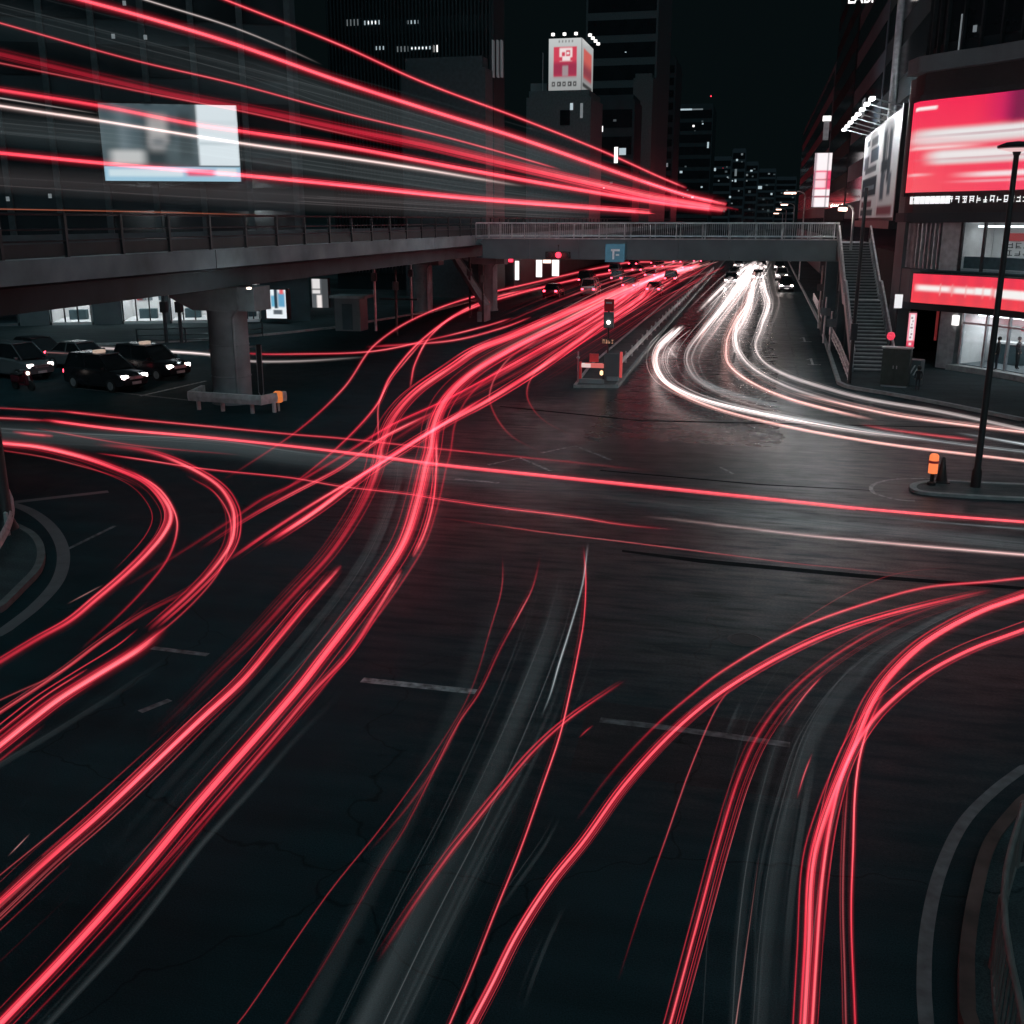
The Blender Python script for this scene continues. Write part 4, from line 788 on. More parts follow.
# traffic light, blue sign
p = at_y(558, 255, 77.4); t = thing('traffic_light', 'red traffic light glowing under the left half of the footbridge', 'traffic light', (p.x, 77.4, p.z))
MB().box(-.95, .95, -.12, .15, -.26, .26, bev=.08).build('housing', BLK, t); MB().tube([(0, .1, .2), (0, .1, .7), (0, .7, .7)], .05, 8).build('bracket', DSTEEL, t)
for x, nm, mm in ((.05, 'lens', E_RED), (-.6, 'dark_lens', DSTEEL), (.65, 'dark_lens', DSTEEL)):
    MB().lathe([(.02, 0), (.2, .02), (.22, .1)], (0, 0, 0), 14).build(nm, mm, t).matrix_local = Matrix.Translation((x, -.22, 0)) @ Matrix.Rotation(pi/2, 4, 'X').inverted()
lamp('traffic_light_glow', (p.x, 76.9, p.z), 25, (1, .05, .08), .25)
a, b = at_y(605, 262, 77.8), at_y(625, 244, 77.8)
t = thing('blue_road_sign', 'blue route sign hung on the footbridge fascia', 'sign', ((a.x+b.x)/2, 77.8, a.z)); wx = (b.x-a.x)/2; hz = b.z-a.z
MB().box(-wx, wx, -.06, .0, 0, hz, bev=.02).build('plate', mat('sign_blue', (.03, .10, .16), .4, emit=(.12, .35, .48), es=.22), t); q = MB(); rr = random.Random(2)
q.add([(-.25*wx, -.064, .15*hz), (-.05*wx, -.064, .15*hz), (-.05*wx, -.064, .6*hz), (-.25*wx, -.064, .6*hz)], [(0, 1, 2, 3)]); q.add([(-.4*wx, -.064, .6*hz), (.5*wx, -.064, .6*hz), (.5*wx, -.064, .72*hz), (-.4*wx, -.064, .72*hz)], [(0, 1, 2, 3)]); q.add([(.1*wx, -.064, .35*hz), (.45*wx, -.064, .35*hz), (.45*wx, -.064, .45*hz), (.1*wx, -.064, .45*hz)], [(0, 1, 2, 3)])
q.build('symbol', mat('sign_white', (.6, .65, .68), .4, emit=(.8, .9, 1), es=.10), t); MB().box(-wx*.6, -wx*.5, 0, .08, .2, hz).build('bracket', DSTEEL, t)
# shops' lit poster panel under the deck
p = A.sz(277, 300); a = at_y(266, 319, 86); b = at_y(286, 289, 86)
standsign('vending_machine', 'blue and white lit vending panel beyond the nearest pier', 266, 286, 289, 319, 76.3, paint((.82, .88, .92), [(.42, .6, .35, 1.2, (.02, .04, .06), .04, .05), (.28, .42, .4, .8, (.12, .42, .62), .05, .1), (.62, .95, .4, .9, (.12, .35, .55), .1, .1), (.7, .9, .85, 1.1, (.8, .12, .14), .05, .05), (.35, .8, .14, .3, (.1, .12, .14), .1, .05), (.05, .25, .3, 1.1, (.3, .33, .36), .04, .1)]), .7, False)
a = at_y(312, 310, 88); 
standsign('lit_doorway', 'tall white lit doorway panel beyond the vending panel', 312, 328, 278, 312, 92, paint((.10, .11, .12), [(.05, .52, .55, 1.2, (.75, .72, .72), .05, .03), (.3, .6, 0, .5, (.85, .78, .76), .05, .05), (-1, 2, .66, .70, (.1, .1, .1), .02, .02), (.62, 1.2, -1, 2, (.06, .065, .07), .03, 1)]), .4, False)
t = thing('site_hut', 'dim grey kiosk with a flat overhanging roof under the elevated road', 'kiosk', (*g(352, 330)[:2], .0)); MB().box(-1.0, 1.0, -.8, .8, 0, 2.4).build('body', WALLM, t); MB().box(-1.3, 1.5, -1.0, 1.0, 2.4, 2.6).build('roof', CONC, t); MB().box(-.4, .4, -.84, -.802, .1, 2.0).build('door', DCONC, t)
MB_ = [(376, 331, 5.2), (397, 336, 4.6), (412, 320, 5.0), (470, 318, 5.0), (483, 322, 4.5)]
labs = ['dim pale post under the elevated road, first right of the kiosk', 'dark post with a cross arm under the elevated road', 'short bright metal post left of the second pier', 'thin dark post right of the second pier', 'dark post with a small sign right of the second pier']
for (u, v, h), lab in zip(MB_, labs):
    p = g(u, v); t = thing('street_post', lab, 'post', (p.x, p.y, 0), group='posts under the elevated road'); MB().lathe([(.1, 0), (.09, h)], (0, 0, 0), 10).build('shaft', STEEL if 'bright' in lab or 'pale' in lab else DSTEEL, t)
    if 'arm' in lab: MB().box(-1.2, 1.6, -.06, .06, h*.55, h*.55+.12).build('cross_arm', DSTEEL, t)
    MB().box(-.22, .22, -.1, .02, h*.7, h*.7+.6, bev=.03).build('plate', WALLM, t)
t = thing('bridge_stair', 'slanting concrete stair joining the left end of the footbridge', 'stair', (-22.8, 83, 0))
MB().add([(-3.4, 6, 4.9), (-3.4, 6, 5.4), (1.2, 0, 1.3), (1.2, 0, .8), (-3.4, 8, 4.9), (-3.4, 8, 5.4), (1.2, 2, 1.3), (1.2, 2, .8)], [(0, 1, 2, 3), (7, 6, 5, 4), (0, 4, 5, 1), (1, 5, 6, 2), (2, 6, 7, 3), (3, 7, 4, 0)]).build('flight', CONC, t); MB().box(.6, 1.2, 0, 2, 0, .8).build('landing', CONC, t)
MB().tube([(-3.4, 5.95, 6.3), (1.2, -.05, 2.2)], .05, 8).build('handrail', STEEL, t)
# right pavement clutter under the bridge
for i, (u, v, h, lab) in enumerate([(818, 330, 4.6, 'pale slim post at the right kerb under the footbridge'), (823, 345, 3.0, 'short dark post nearest the stair at the right kerb'), (829, 352, 2.4, 'dark parking post with a bright edge beside the stair')]):
    p = g(u, v); t = thing('street_post', lab, 'post', (p.x, p.y, .13), group='posts on the right pavement'); MB().lathe([(.07, 0), (.06, h)], (0, 0, 0), 10).build('shaft', PALE if 'pale' in lab else STEEL, t); MB().box(-.3, .3, -.08, -.06, h*.6, h*.6+.5, bev=.004).build('plate', WALLM, t)
p = g(820, 322); t = thing('roadside_box', 'pale grey control box on a leg behind the right kerb rail', 'box', (p.x+.2, p.y, .13)); MB().box(-.45, .45, -.3, .3, .6, 1.6, bev=.04).build('body', WALLM, t); MB().box(-.1, .1, -.1, .1, 0, .6).build('leg', DSTEEL, t)
# ================================================================== vehicles
def make_car(label, loc, rz, body, kind='sedan', head=1.0, tail=.6, group=None, roof_lamp=False, name='car', cat='car'):
    t = thing(name, label, cat, loc, rz, group)
    L = {'sedan': 4.6, 'van': 4.5, 'cab': 4.4}[kind]; W = .86; hL = L/2
    if kind == 'sedan': st = [(-hL, .35, .72, .70), (-hL+.12, .24, .92, .80), (-hL+.9, .2, .98, W), (-.4, .2, .96, W), (hL-1.3, .2, .95, W), (hL-.35, .22, .80, .80), (hL-.03, .34, .66, .68)]; cb = (-1.75, .95, -1.05, .25, .94, 1.47)
    elif kind == 'cab': st = [(-hL, .35, .80, .72), (-hL+.1, .25, 1.05, .80), (-hL+.9, .2, 1.08, W), (-.4, .2, 1.06, W), (hL-1.2, .2, 1.04, W), (hL-.3, .22, .92, .80), (hL-.02, .34, .72, .70)]; cb = (-2.05, 1.15, -1.75, .35, 1.04, 1.72)
    else: st = [(-hL, .4, 1.0, .76), (-hL+.08, .28, 1.12, .82), (-1, .24, 1.14, W), (.4, .24, 1.12, W), (hL-.9, .24, 1.06, W), (hL-.25, .26, .96, .8), (hL, .36, .78, .7)]; cb = (-2.2, 1.75, -2.1, .85, 1.1, 1.86)
    vs = []; fs = []
    for x, z0, z1, w_ in st:
        r = .08
        for y, z in ((-w_+r, z0), (w_-r, z0), (w_, z0+r), (w_, (z0+z1)/2), (w_-.04, z1-r), (w_-.14, z1), (-w_+.14, z1), (-w_+.04, z1-r), (-w_, (z0+z1)/2), (-w_, z0+r)): vs.append((x, y, z))
    for i in range(len(st)-1):
        for k in range(10): fs.append((i*10+k, i*10+(k+1) % 10, i*10+10+(k+1) % 10, i*10+10+k))
    fs += [tuple(range(10)), tuple(range((len(st)-1)*10, len(st)*10))[::-1]]
    MB().add(vs, fs).build('body', body, t, True)
    xr, xf, tr, tf_, zb, zt = cb; wb, wt = W-.13, W-.27
    c8 = [(xr, -wb, zb), (xf, -wb, zb), (xf, wb, zb), (xr, wb, zb), (tr, -wt, zt-.06), (tf_, -wt, zt-.06), (tf_, wt, zt-.06), (tr, wt, zt-.06)]
    MB().add(c8, [(0, 1, 5, 4), (1, 2, 6, 5), (2, 3, 7, 6), (3, 0, 4, 7), (4, 5, 6, 7), (3, 2, 1, 0)]).build('windows', DGLASS, t)
    MB().box(tr-.03, tf_+.03, -wt-.02, wt+.02, zt-.055, zt, bev=.025).build('roof', body, t, True)
    q = MB()
    for sy in (-1, 1):
        for (xa, xb) in ((xr, tr), (xf, tf_), ((xr+xf)/2-.1, (tr+tf_)/2-.05)): q.tube([(xa, sy*(wb+.012), zb-.02), (xb, sy*(wt+.012), zt-.03)], .035, 6)
    q.build('pillars', body, t)
    for x in (-hL+.85, hL-.85):
        for sy in (-1, 1):
            wh = MB(); R0 = .31; pts = []
            wh.add([(x+R0*cos(a*pi/10), sy*(W-.18), .31+R0*sin(a*pi/10)) for a in range(20)]+[(x+R0*cos(a*pi/10), sy*(W+.015), .31+R0*sin(a*pi/10)) for a in range(20)], [(a, (a+1) % 20, 20+(a+1) % 20, 20+a) for a in range(20)]+[tuple(range(20)), tuple(range(20, 40))])
            wo = wh.build('wheel', RUB, t); rm = MB(); rm.add([(x+.2*cos(a*pi/10), sy*(W+.02), .31+.2*sin(a*pi/10)) for a in range(20)], [tuple(range(20))]); rm.build('rim', STEEL, wo)
    hz = st[-2][2]-.14
    for sy in (-1, 1):
        MB().box(hL-.26, hL-.02, sy*.58-.15, sy*.58+.15, hz-.13, hz+.05, bev=.05).build('headlight', emitmat('car_headlight', (1, .84, .78), 12) if head else PALE, t)
        MB().box(-hL-.01, -hL+.14, sy*.62-.13, sy*.62+.13, .70, .88, bev=.03).build('taillight', emitmat('car_taillight', (1, .05, .09), 9) if tail else REDPNT, t)
        MB().box(cb[1]-.35, cb[1]-.2, sy*(W+.02)-.09, sy*(W+.02)+.09, zb, zb+.14, bev=.03).build('mirror', body, t)
    MB().box(hL-.03, hL+.03, -.25, .25, .38, .5).build('number_plate', PALE, t); MB().box(hL-.12, hL+.0, -.4, .4, hz-.16, hz-.02).build('grille', STEEL, t)
    if roof_lamp: MB().box(-.45, -.15, -.28, .28, zt+.002, zt+.15, bev=.04).build('roof_lamp', emitmat('taxi_lamp', (1, .75, .6), .45), t)
    return t
CBLK = mat('black_car_paint', (.02, .022, .026), .18, .2, var=.05); CGRY = mat('grey_car_paint', (.12, .13, .14), .25, .3, var=.05); CSIL = mat('silver_car_paint', (.34, .35, .36), .25, .5, var=.05); CRED = mat('maroon_car_paint', (.12, .02, .03), .25, .3, var=.05)
def car_at(u, v, *a, label='', rz=0, **k): p = g(u, v, 0); return make_car(label, (p.x, p.y, 0), rz, *a, **k)
HD = radians(-17)
car_at(16, 377, CGRY, 'van', label='grey van waiting at the left edge of the junction, headlights on', rz=HD, name='van', cat='van')
car_at(107, 388, CBLK, 'cab', label='black taxi waiting nearest the junction on the left, low round headlights on', rz=HD, roof_lamp=True, name='taxi', cat='taxi')
car_at(152, 377, CBLK, 'cab', label='dark car with a lit roof lamp queuing behind the black taxi nearer the pier', rz=HD, roof_lamp=True, name='taxi', cat='taxi')
car_at(84, 368, CGRY, 'sedan', label='grey car mostly hidden behind the black taxi, in the far lane of the queue', rz=HD)
car_at(40, 362, CBLK, 'sedan', label='dark car half hidden behind the grey van in the far lane of the queue', rz=HD)
# scooter
p = g(24, 390); t = thing('motor_scooter', 'small dark motor scooter with red and white lights beside the grey van', 'scooter', (p.x, p.y, 0), HD)
for x in (-.6, .6):
    q = MB(); q.add([(x+.25*cos(a*pi/9), sy, .25+.25*sin(a*pi/9)) for sy in (-.05, .05) for a in range(18)], [(a, (a+1) % 18, 18+(a+1) % 18, 18+a) for a in range(18)]+[tuple(range(18)), tuple(range(18, 36))]); q.build('wheel', RUB, t)
q = MB(); q.box(-.75, -.1, -.17, .17, .35, .72, bev=.08); q.box(-.15, .45, -.15, .15, .25, .35, bev=.03); q.add([(.4, -.2, .3), (.55, -.2, .3), (.42, -.16, 1.0), (.33, -.16, 1.0), (.4, .2, .3), (.55, .2, .3), (.42, .16, 1.0), (.33, .16, 1.0)], [(0, 1, 2, 3), (7, 6, 5, 4), (0, 4, 5, 1), (1, 5, 6, 2), (2, 6, 7, 3), (3, 7, 4, 0)]); q.build('body', CRED, t)
MB().box(-.75, .0, -.15, .15, .73, .82, bev=.04).build('seat', BLK, t); MB().tube([(.36, -.33, 1.05), (.38, 0, 1.0), (.36, .33, 1.05)], .025, 6).build('handlebar', STEEL, t); MB().tube([(.6, 0, .25), (.38, 0, 1.0)], .04, 6).build('fork', STEEL, t)
MB().lathe([(.02, 0), (.1, .02), (.1, .08)], (0, 0, 0), 12).build('headlight', emitmat('scooter_light', (1, .8, .7), 2.5), t).matrix_local = Matrix.Translation((.5, 0, .85)) @ Matrix.Rotation(-pi/2, 4, 'Y')
MB().box(-.8, -.74, -.08, .08, .6, .68).build('taillight', emitmat('scooter_tail', (1, .1, .12), 1.2), t)
# queue of cars far up the street
UP, DN = pi/2, -pi/2
farcars = [(-11.2, 118, UP, CGRY, 'sedan', 'nearest braking car in the lane beside the median beyond the footbridge'), (-14.6, 124, UP, CBLK, 'cab', 'dark car braking in the second lane from the median beyond the footbridge'), (-18.0, 116, UP, CSIL, 'van', 'pale van braking in the third lane from the median beyond the footbridge'),
    (-21.4, 112, UP, CRED, 'sedan', 'maroon car braking beside the left kerb beyond the footbridge'), (-11.2, 140, UP, CBLK, 'cab', 'farther dark car braking in the lane beside the median'), (-14.6, 148, UP, CSIL, 'sedan', 'farther silver car braking in the second lane from the median'), (-18.0, 139, UP, CGRY, 'cab', 'farther grey car braking in the third lane from the median'), (-21.4, 134, UP, CBLK, 'van', 'farther dark van braking beside the left kerb'),
    (-11.2, 172, UP, CSIL, 'sedan', 'last silver car braking far up the lane beside the median'), (-16, 176, UP, CBLK, 'sedan', 'last dark car braking far up the middle lanes')]
for i, (x, y, k) in enumerate([(-11.2, 200, 'cab'), (-14.6, 196, 'sedan'), (-18.0, 190, 'van'), (-21.4, 186, 'sedan'), (-14.4, 228, 'cab'), (-18.2, 224, 'sedan'), (-11.0, 238, 'van'), (-21.2, 160, 'cab'), (-18.1, 163, 'sedan')]):
    farcars.append((x, y, UP, (CBLK, CGRY, CRED)[i % 3], k, 'tiny braking car in the jam farthest up the street'))
for x, y, rz, m, k, lab in farcars: make_car(lab, (x, y, 0), rz, m, k, head=0, tail=1, group='braking cars beyond the footbridge')
onc = [(3.1, 128, CBLK, 'cab', 'dark oncoming car standing nearest in the right lane under the footbridge'), (-.2, 150, CGRY, 'sedan', 'grey oncoming car with bright headlights in the middle lane under the footbridge'), (3.0, 152, CSIL, 'cab', 'silver oncoming car behind the dark one in the right lane'), (-3.6, 158, CBLK, 'sedan', 'dark oncoming car in the lane beside the median'), (.2, 178, CBLK, 'van', 'far oncoming van in the middle lane'), (3.1, 182, CBLK, 'sedan', 'far oncoming dark car in the right lane'), (-3.5, 138, CGRY, 'cab', 'grey oncoming car nearest in the lane beside the median'), (-3.6, 188, CSIL, 'sedan', 'farthest oncoming silver car beside the median')]
for x, y, m, k, lab in onc:
    for sx_ in (-.58, .58): lamp('headlight_beam', (x+sx_, y-2.6, .72), 16, (1, .86, .82), .16)
    make_car(lab, (x, y, 0), DN, m, k, head=1, tail=0, group='oncoming cars under the footbridge')
# ================================================================== people
def person(label, loc, rz, coat, legs, h=1.7, pose='stand', hair=(.02, .018, .016)):
    t = thing('person', label, 'person', loc, rz); k = h/1.7; st = .12 if pose == 'walk' else .0
    J = {'pel': (0, 0, .93), 'wst': (0, 0, 1.08), 'chs': (0, .01, 1.28), 'nck': (0, .0, 1.44), 'hd0': (0, .015, 1.52), 'hd1': (0, .02, 1.61), 'hd2': (0, .0, 1.68),
         'hl': (-.09, 0, .88), 'kl': (-.1, .03+st, .48), 'al': (-.1, st*1.2, .08), 'tl': (-.11, .13+st*1.2, .035), 'hr': (.09, 0, .88), 'kr': (.1, .03-st*.4, .48), 'ar': (.1, -st*1.6, .09), 'tr': (.11, .12-st*1.6, .035),
         'sl': (-.17, 0, 1.39), 'el': (-.23, -.02-st*.6, 1.13), 'wl': (-.22, .06-st*.4, .9), 'fl': (-.21, .09-st*.4, .8), 'sr': (.17, 0, 1.39), 'er': (.23, -.02+st*.6, 1.13), 'wr': (.22, .08+st, .92), 'fr': (.2, .12+st, .82)}
    R = dict(pel=.135, wst=.125, chs=.14, nck=.055, hd0=.075, hd1=.095, hd2=.07, hl=.09, kl=.062, al=.045, tl=.035, hr=.09, kr=.062, ar=.045, tr=.035, sl=.07, el=.046, wl=.034, fl=.022, sr=.07, er=.046, wr=.034, fr=.022)
    E_ = ['pel-wst', 'wst-chs', 'chs-nck', 'nck-hd0', 'hd0-hd1', 'hd1-hd2', 'pel-hl', 'hl-kl', 'kl-al', 'al-tl', 'pel-hr', 'hr-kr', 'kr-ar', 'ar-tr', 'chs-sl', 'sl-el', 'el-wl', 'wl-fl', 'chs-sr', 'sr-er', 'er-wr', 'wr-fr']
    ks_ = list(J); me = bpy.data.meshes.new('body'); me.from_pydata([Vector(J[a])*k for a in ks_], [(ks_.index(e[:e.index('-')]), ks_.index(e[e.index('-')+1:])) for e in E_], [])
    o = bpy.data.objects.new('body', me); COL.objects.link(o); md = o.modifiers.new('s', 'SKIN')
    for i, a in enumerate(ks_): sv = me.skin_vertices[0].data[i]; sv.radius = (R[a]*k, R[a]*k*.85); sv.use_root = a == 'pel'
    o.modifiers.new('d', 'SUBSURF').levels = 2; dg = bpy.context.evaluated_depsgraph_get(); dg.update(); m2 = bpy.data.meshes.new_from_object(o.evaluated_get(dg)); bpy.data.objects.remove(o)
    for m in (mat('skin', (.42, .28, .22), .6), coat, legs, BLK): m2.materials.append(m)
    for p in m2.polygons:
        c = p.center/k; p.use_smooth = True
        p.material_index = 0 if c.z > 1.45 or (abs(c.x) > .17 and c.z < .9) else 1 if c.z > .82 else 2 if c.z > .1 else 3
    b = bpy.data.objects.new('body', m2); COL.objects.link(b); b.parent = t
    q = MB(); q.lathe([(.02, .1), (.07, .09), (.1, .04), (.105, -.02), (.09, -.08)], (0, -.012*k, 1.63*k), 14); q.build('hair', mat('hair', hair, .6), t, True)
    return t
CT = [mat('black_coat', (.015, .016, .018), .7), mat('navy_trousers', (.02, .024, .035), .75), mat('grey_jacket', (.10, .105, .11), .7)]
def pa(u, s_out=.9): s = S(u, 340)[0]; p = K.at(s, .42, s_out); return p
p = pa(1001, .1); person('person in a black coat standing at the shop doorway, left of the other two', (p.x, p.y, .43), 1.2, CT[0], CT[1], 1.72)
p = pa(1006.5, -.9); person('person in dark clothes inside the lit shop doorway, right beside the black coat', (p.x, p.y, .48), -2.2, CT[0], CT[0], 1.66)
p = pa(1018, -1.6); person('person in a grey jacket inside the shop near the red wall letters', (p.x, p.y, .48), 2.6, CT[2], CT[1], 1.68)
p = g(917, 391, .13); person('short person with a pale face standing on the kerb by the grey planter', (p.x, p.y, .13), 2.9, CT[0], CT[1], 1.15)
p = g(826, 325, .13); person('person in dark clothes walking on the pavement under the footbridge', (p.x+.3, p.y, .13), 3.0, CT[2], CT[1], 1.7, 'walk')
# ================================================================== added fill lights with no lamp heads, to brighten the street
def bigl(x, y, z, e, col=(.80, .95, 1.0)): lamp('fill_light', (x, y, z), e, col, .4)
bigl(-12, 14, 11, FILL_A); bigl(12, 22, 11, FILL_A*.8); bigl(-34, 36, 10, FILL_B); bigl(2, 50, 11, FILL_B); bigl(-31, 60, 9.5, FILL_B*.9)
bigl(-14, 66, 10, FILL_B*.7)
# ================================================================== light trails: glowing threads at lamp height; blurred vehicle bodies as dim glowing grey threads
def trailmat(name, sampled):
    m = bpy.data.materials.new(name); m.use_nodes = True; nt = m.node_tree; nt.nodes.clear(); L = nt.links.new
    def N(k, **kw):
        n = nt.nodes.new(k)
        for a, b in kw.items(): setattr(n, a, b)
        return n
    def M(op, a, b=None):
        n = N('ShaderNodeMath', operation=op)
        for i, q in enumerate((a, b)):
            if q is None: continue
            if isinstance(q, (int, float)): n.inputs[i].default_value = q
            else: L(q, n.inputs[i])
        return n.outputs[0]
    # brightness falls off from the middle of the thread to its rim, whichever way it is seen
    ge = N('ShaderNodeNewGeometry'); ax = N('ShaderNodeAttribute', attribute_name='axis')
    def V(op, a, b=None):
        n = N('ShaderNodeVectorMath', operation=op); L(a, n.inputs[0])
        if b is not None: L(b, n.inputs['Scale'] if op == 'SCALE' else n.inputs[1])
        return n
    dt = V('DOT_PRODUCT', ge.outputs['Incoming'], ax.outputs['Vector']).outputs['Value']
    vp = V('NORMALIZE', V('SUBTRACT', ge.outputs['Incoming'], V('SCALE', ax.outputs['Vector'], dt).outputs[0]).outputs[0]).outputs[0]
    c = M('MINIMUM', M('ABSOLUTE', V('DOT_PRODUCT', ge.outputs['Normal'], vp).outputs['Value']), 1.0)
    sf = N('ShaderNodeAttribute', attribute_name='soft').outputs['Fac']; sf1 = M('SUBTRACT', 1.0, sf)
    core = M('MULTIPLY', M('MULTIPLY', M('POWER', c, 52.0), 1.5), sf1)
    halo = M('ADD', M('MULTIPLY', M('ADD', M('MULTIPLY', M('POWER', c, 10.0), .30), M('MULTIPLY', M('POWER', c, 2.0), .05)), sf1), M('MULTIPLY', M('MULTIPLY', M('POWER', c, 2.5), .55), sf))
    at = N('ShaderNodeAttribute', attribute_name='power'); oi = N('ShaderNodeObjectInfo')
    wv = N('ShaderNodeMix', data_type='RGBA'); L(M('MULTIPLY', M('POWER', M('MINIMUM', at.outputs['Fac'], 1.2), 2.0), .15), wv.inputs[0]); L(oi.outputs['Color'], wv.inputs[6]); wv.inputs[7].default_value = (1, .8, .76, 1)
    s1 = N('ShaderNodeVectorMath', operation='SCALE'); L(wv.outputs[2], s1.inputs[0]); L(core, s1.inputs['Scale'])
    s2 = N('ShaderNodeVectorMath', operation='SCALE'); L(oi.outputs['Color'], s2.inputs[0]); L(halo, s2.inputs['Scale'])
    ad = N('ShaderNodeVectorMath', operation='ADD'); L(s1.outputs[0], ad.inputs[0]); L(s2.outputs[0], ad.inputs[1])
    st = M('MULTIPLY', M('MULTIPLY', at.outputs['Fac'], oi.outputs['Alpha']), .5)
    em = N('ShaderNodeEmission'); L(ad.outputs[0], em.inputs[0]); L(st, em.inputs[1]); tr = N('ShaderNodeBsdfTransparent')
    sh = N('ShaderNodeAddShader'); L(em.outputs[0], sh.inputs[0]); L(tr.outputs[0], sh.inputs[1]); o = N('ShaderNodeOutputMaterial'); L(sh.outputs[0], o.inputs[0])
    if not sampled: m.cycles.emission_sampling = 'NONE'
    return m
TM, TMD = trailmat('trail_light', True), trailmat('faint_trail_light', False)
RED = (1.0, .024, .065); DRED = (.75, .012, .04); PINK = (1.0, .42, .40); WHITE = (1.0, .85, .83); GREY = (.62, .74, .78); ORG = (1, .22, .08)
TR = random.Random(11)
def trail(label, px, w=5, p=1.0, col=RED, z=.75, strands=0, spread=None, fade=(.06, .06), prof=None, group='light trails on the junction', name='light_trail', pts=None, wob=.4, sp_p=.45, soft=0.0):
    P = pts or [g(u, v, z) for u, v in px]
    if pts is None:
        def off(uv): return uv[0] <= 1 or uv[0] >= 1023 or uv[1] >= 1018
        if off(px[0]): P = [P[0]+(P[0]-P[1]).normalized()*7]+P; 
        if off(px[-1]): P = P+[P[-1]+(P[-1]-P[-2]).normalized()*7]
    C = catmull(P, lambda a, b: min(18, max(5, (a-b).length/.7)))
    n = len(C); ext0 = pts is None and (px[0][0] <= 1 or px[0][0] >= 1023 or px[0][1] >= 1018); ext1 = pts is None and (px[-1][0] <= 1 or px[-1][0] >= 1023 or px[-1][1] >= 1018)
    base = C[0].copy(); vs = []; fs = []; pw = []; axs = []; sfs = []; NS_ = 8
    L = [0]
    for i in range(1, n): L.append(L[-1]+(C[i]-C[i-1]).length)
    T = [(C[min(i+1, n-1)]-C[max(i-1, 0)]).normalized() for i in range(n)]
    SD = [Vector((t.y, -t.x, 0)).normalized() for t in T]
    def strand(k):
        main = k == 0; r = TR
        if main: a0, a1, oh, ov, wf, pf = 0, 1, 0, 0, 1.0, 1.0
        else:
            a0 = 0 if r.random() < .45 else r.uniform(0, .45); a1 = 1 if r.random() < .45 else r.uniform(.55, 1)
            oh = r.gauss(0, 1)*(1.15 if strands >= 4 else .9); ov = r.gauss(0, 1)*.45; wf = r.choice((r.uniform(.10, .2), r.uniform(.12, .26), r.uniform(.2, .42))); pf = sp_p*r.choice((r.uniform(.25, .7), r.uniform(.5, 1.9)))*(.8 if wf > .3 else 1.2)
        sfk = 1.0 if soft and (main or r.random() < soft) else 0.0
        if soft and not main:
            if sfk: wf = r.uniform(.5, 1.3); ov *= .3; pf *= .6
            else: wf = min(.16, r.uniform(1.3, 2.4)/(w if not isinstance(w, tuple) else w[1])); pf *= 1.3
        ph = r.uniform(0, 6.28); drift = r.uniform(-.6, .6); row0 = None
        for i in range(n):
            f = L[i]/L[-1]
            if f < a0 or f > a1: continue
            d = depth(C[i]); d = max(d, 4.0); pxm = d/FOC
            ww = (w[0]+(w[1]-w[0])*f) if isinstance(w, tuple) else w
            sp = (spread or ww*.55)*pxm
            rad = max(.004, ww*wf*.95*pxm); ce = C[i]+SD[i]*(oh+drift*(f-.5))*sp+Vector((0, 0, ov*sp*.8))
            e0 = 1 if (main and ext0) or (not main and a0 == 0 and ext0) else min(1, (f-a0)/max(1e-4, fade[0])); e1 = 1 if (main and ext1) or (not main and a1 == 1 and ext1) else min(1, (a1-f)/max(1e-4, fade[1]))
            q = pf*max(.0, e0)*max(.0, e1)*(1+wob*sin(L[i]*.55+ph)*sin(L[i]*.13+ph*2))
            if prof:
                for (fa, pa_), (fb2, pb_) in zip(prof[:-1], prof[1:]):
                    if fa <= f <= fb2: q *= pa_+(pb_-pa_)*(f-fa)/max(1e-5, fb2-fa); break
            up = T[i].cross(SD[i]) ; row = len(vs)
            for m in range(NS_): a = 2*pi*m/NS_; vs.append(ce+(SD[i]*cos(a)+up*sin(a))*rad-base); pw.append(q); axs.extend(T[i]); sfs.append(sfk)
            if row0 is not None:
                for m in range(NS_): fs.append((row0+m, row0+(m+1) % NS_, row+(m+1) % NS_, row+m))
            row0 = row
    for k in range(int(strands*(2.4 if not soft else 1.8))+1): strand(k)
    me = bpy.data.meshes.new(name); me.from_pydata([tuple(v) for v in vs], [], fs); me.materials.append(TM if p >= .45 else TMD)
    at = me.attributes.new('power', 'FLOAT', 'POINT'); at.data.foreach_set('value', pw); av = me.attributes.new('axis', 'FLOAT_VECTOR', 'POINT'); av.data.foreach_set('vector', axs); sv_ = me.attributes.new('soft', 'FLOAT', 'POINT'); sv_.data.foreach_set('value', sfs)
    bm = bmesh.new(); bm.from_mesh(me); bmesh.ops.recalc_face_normals(bm, faces=bm.faces); bm.to_mesh(me); bm.free()
    me.polygons.foreach_set('use_smooth', [True]*len(me.polygons))
    o = bpy.data.objects.new(name, me); COL.objects.link(o); o.location = base; o.color = (*col, p*TRAIL_P)
    tag(o, label, 'light trail', group); return o
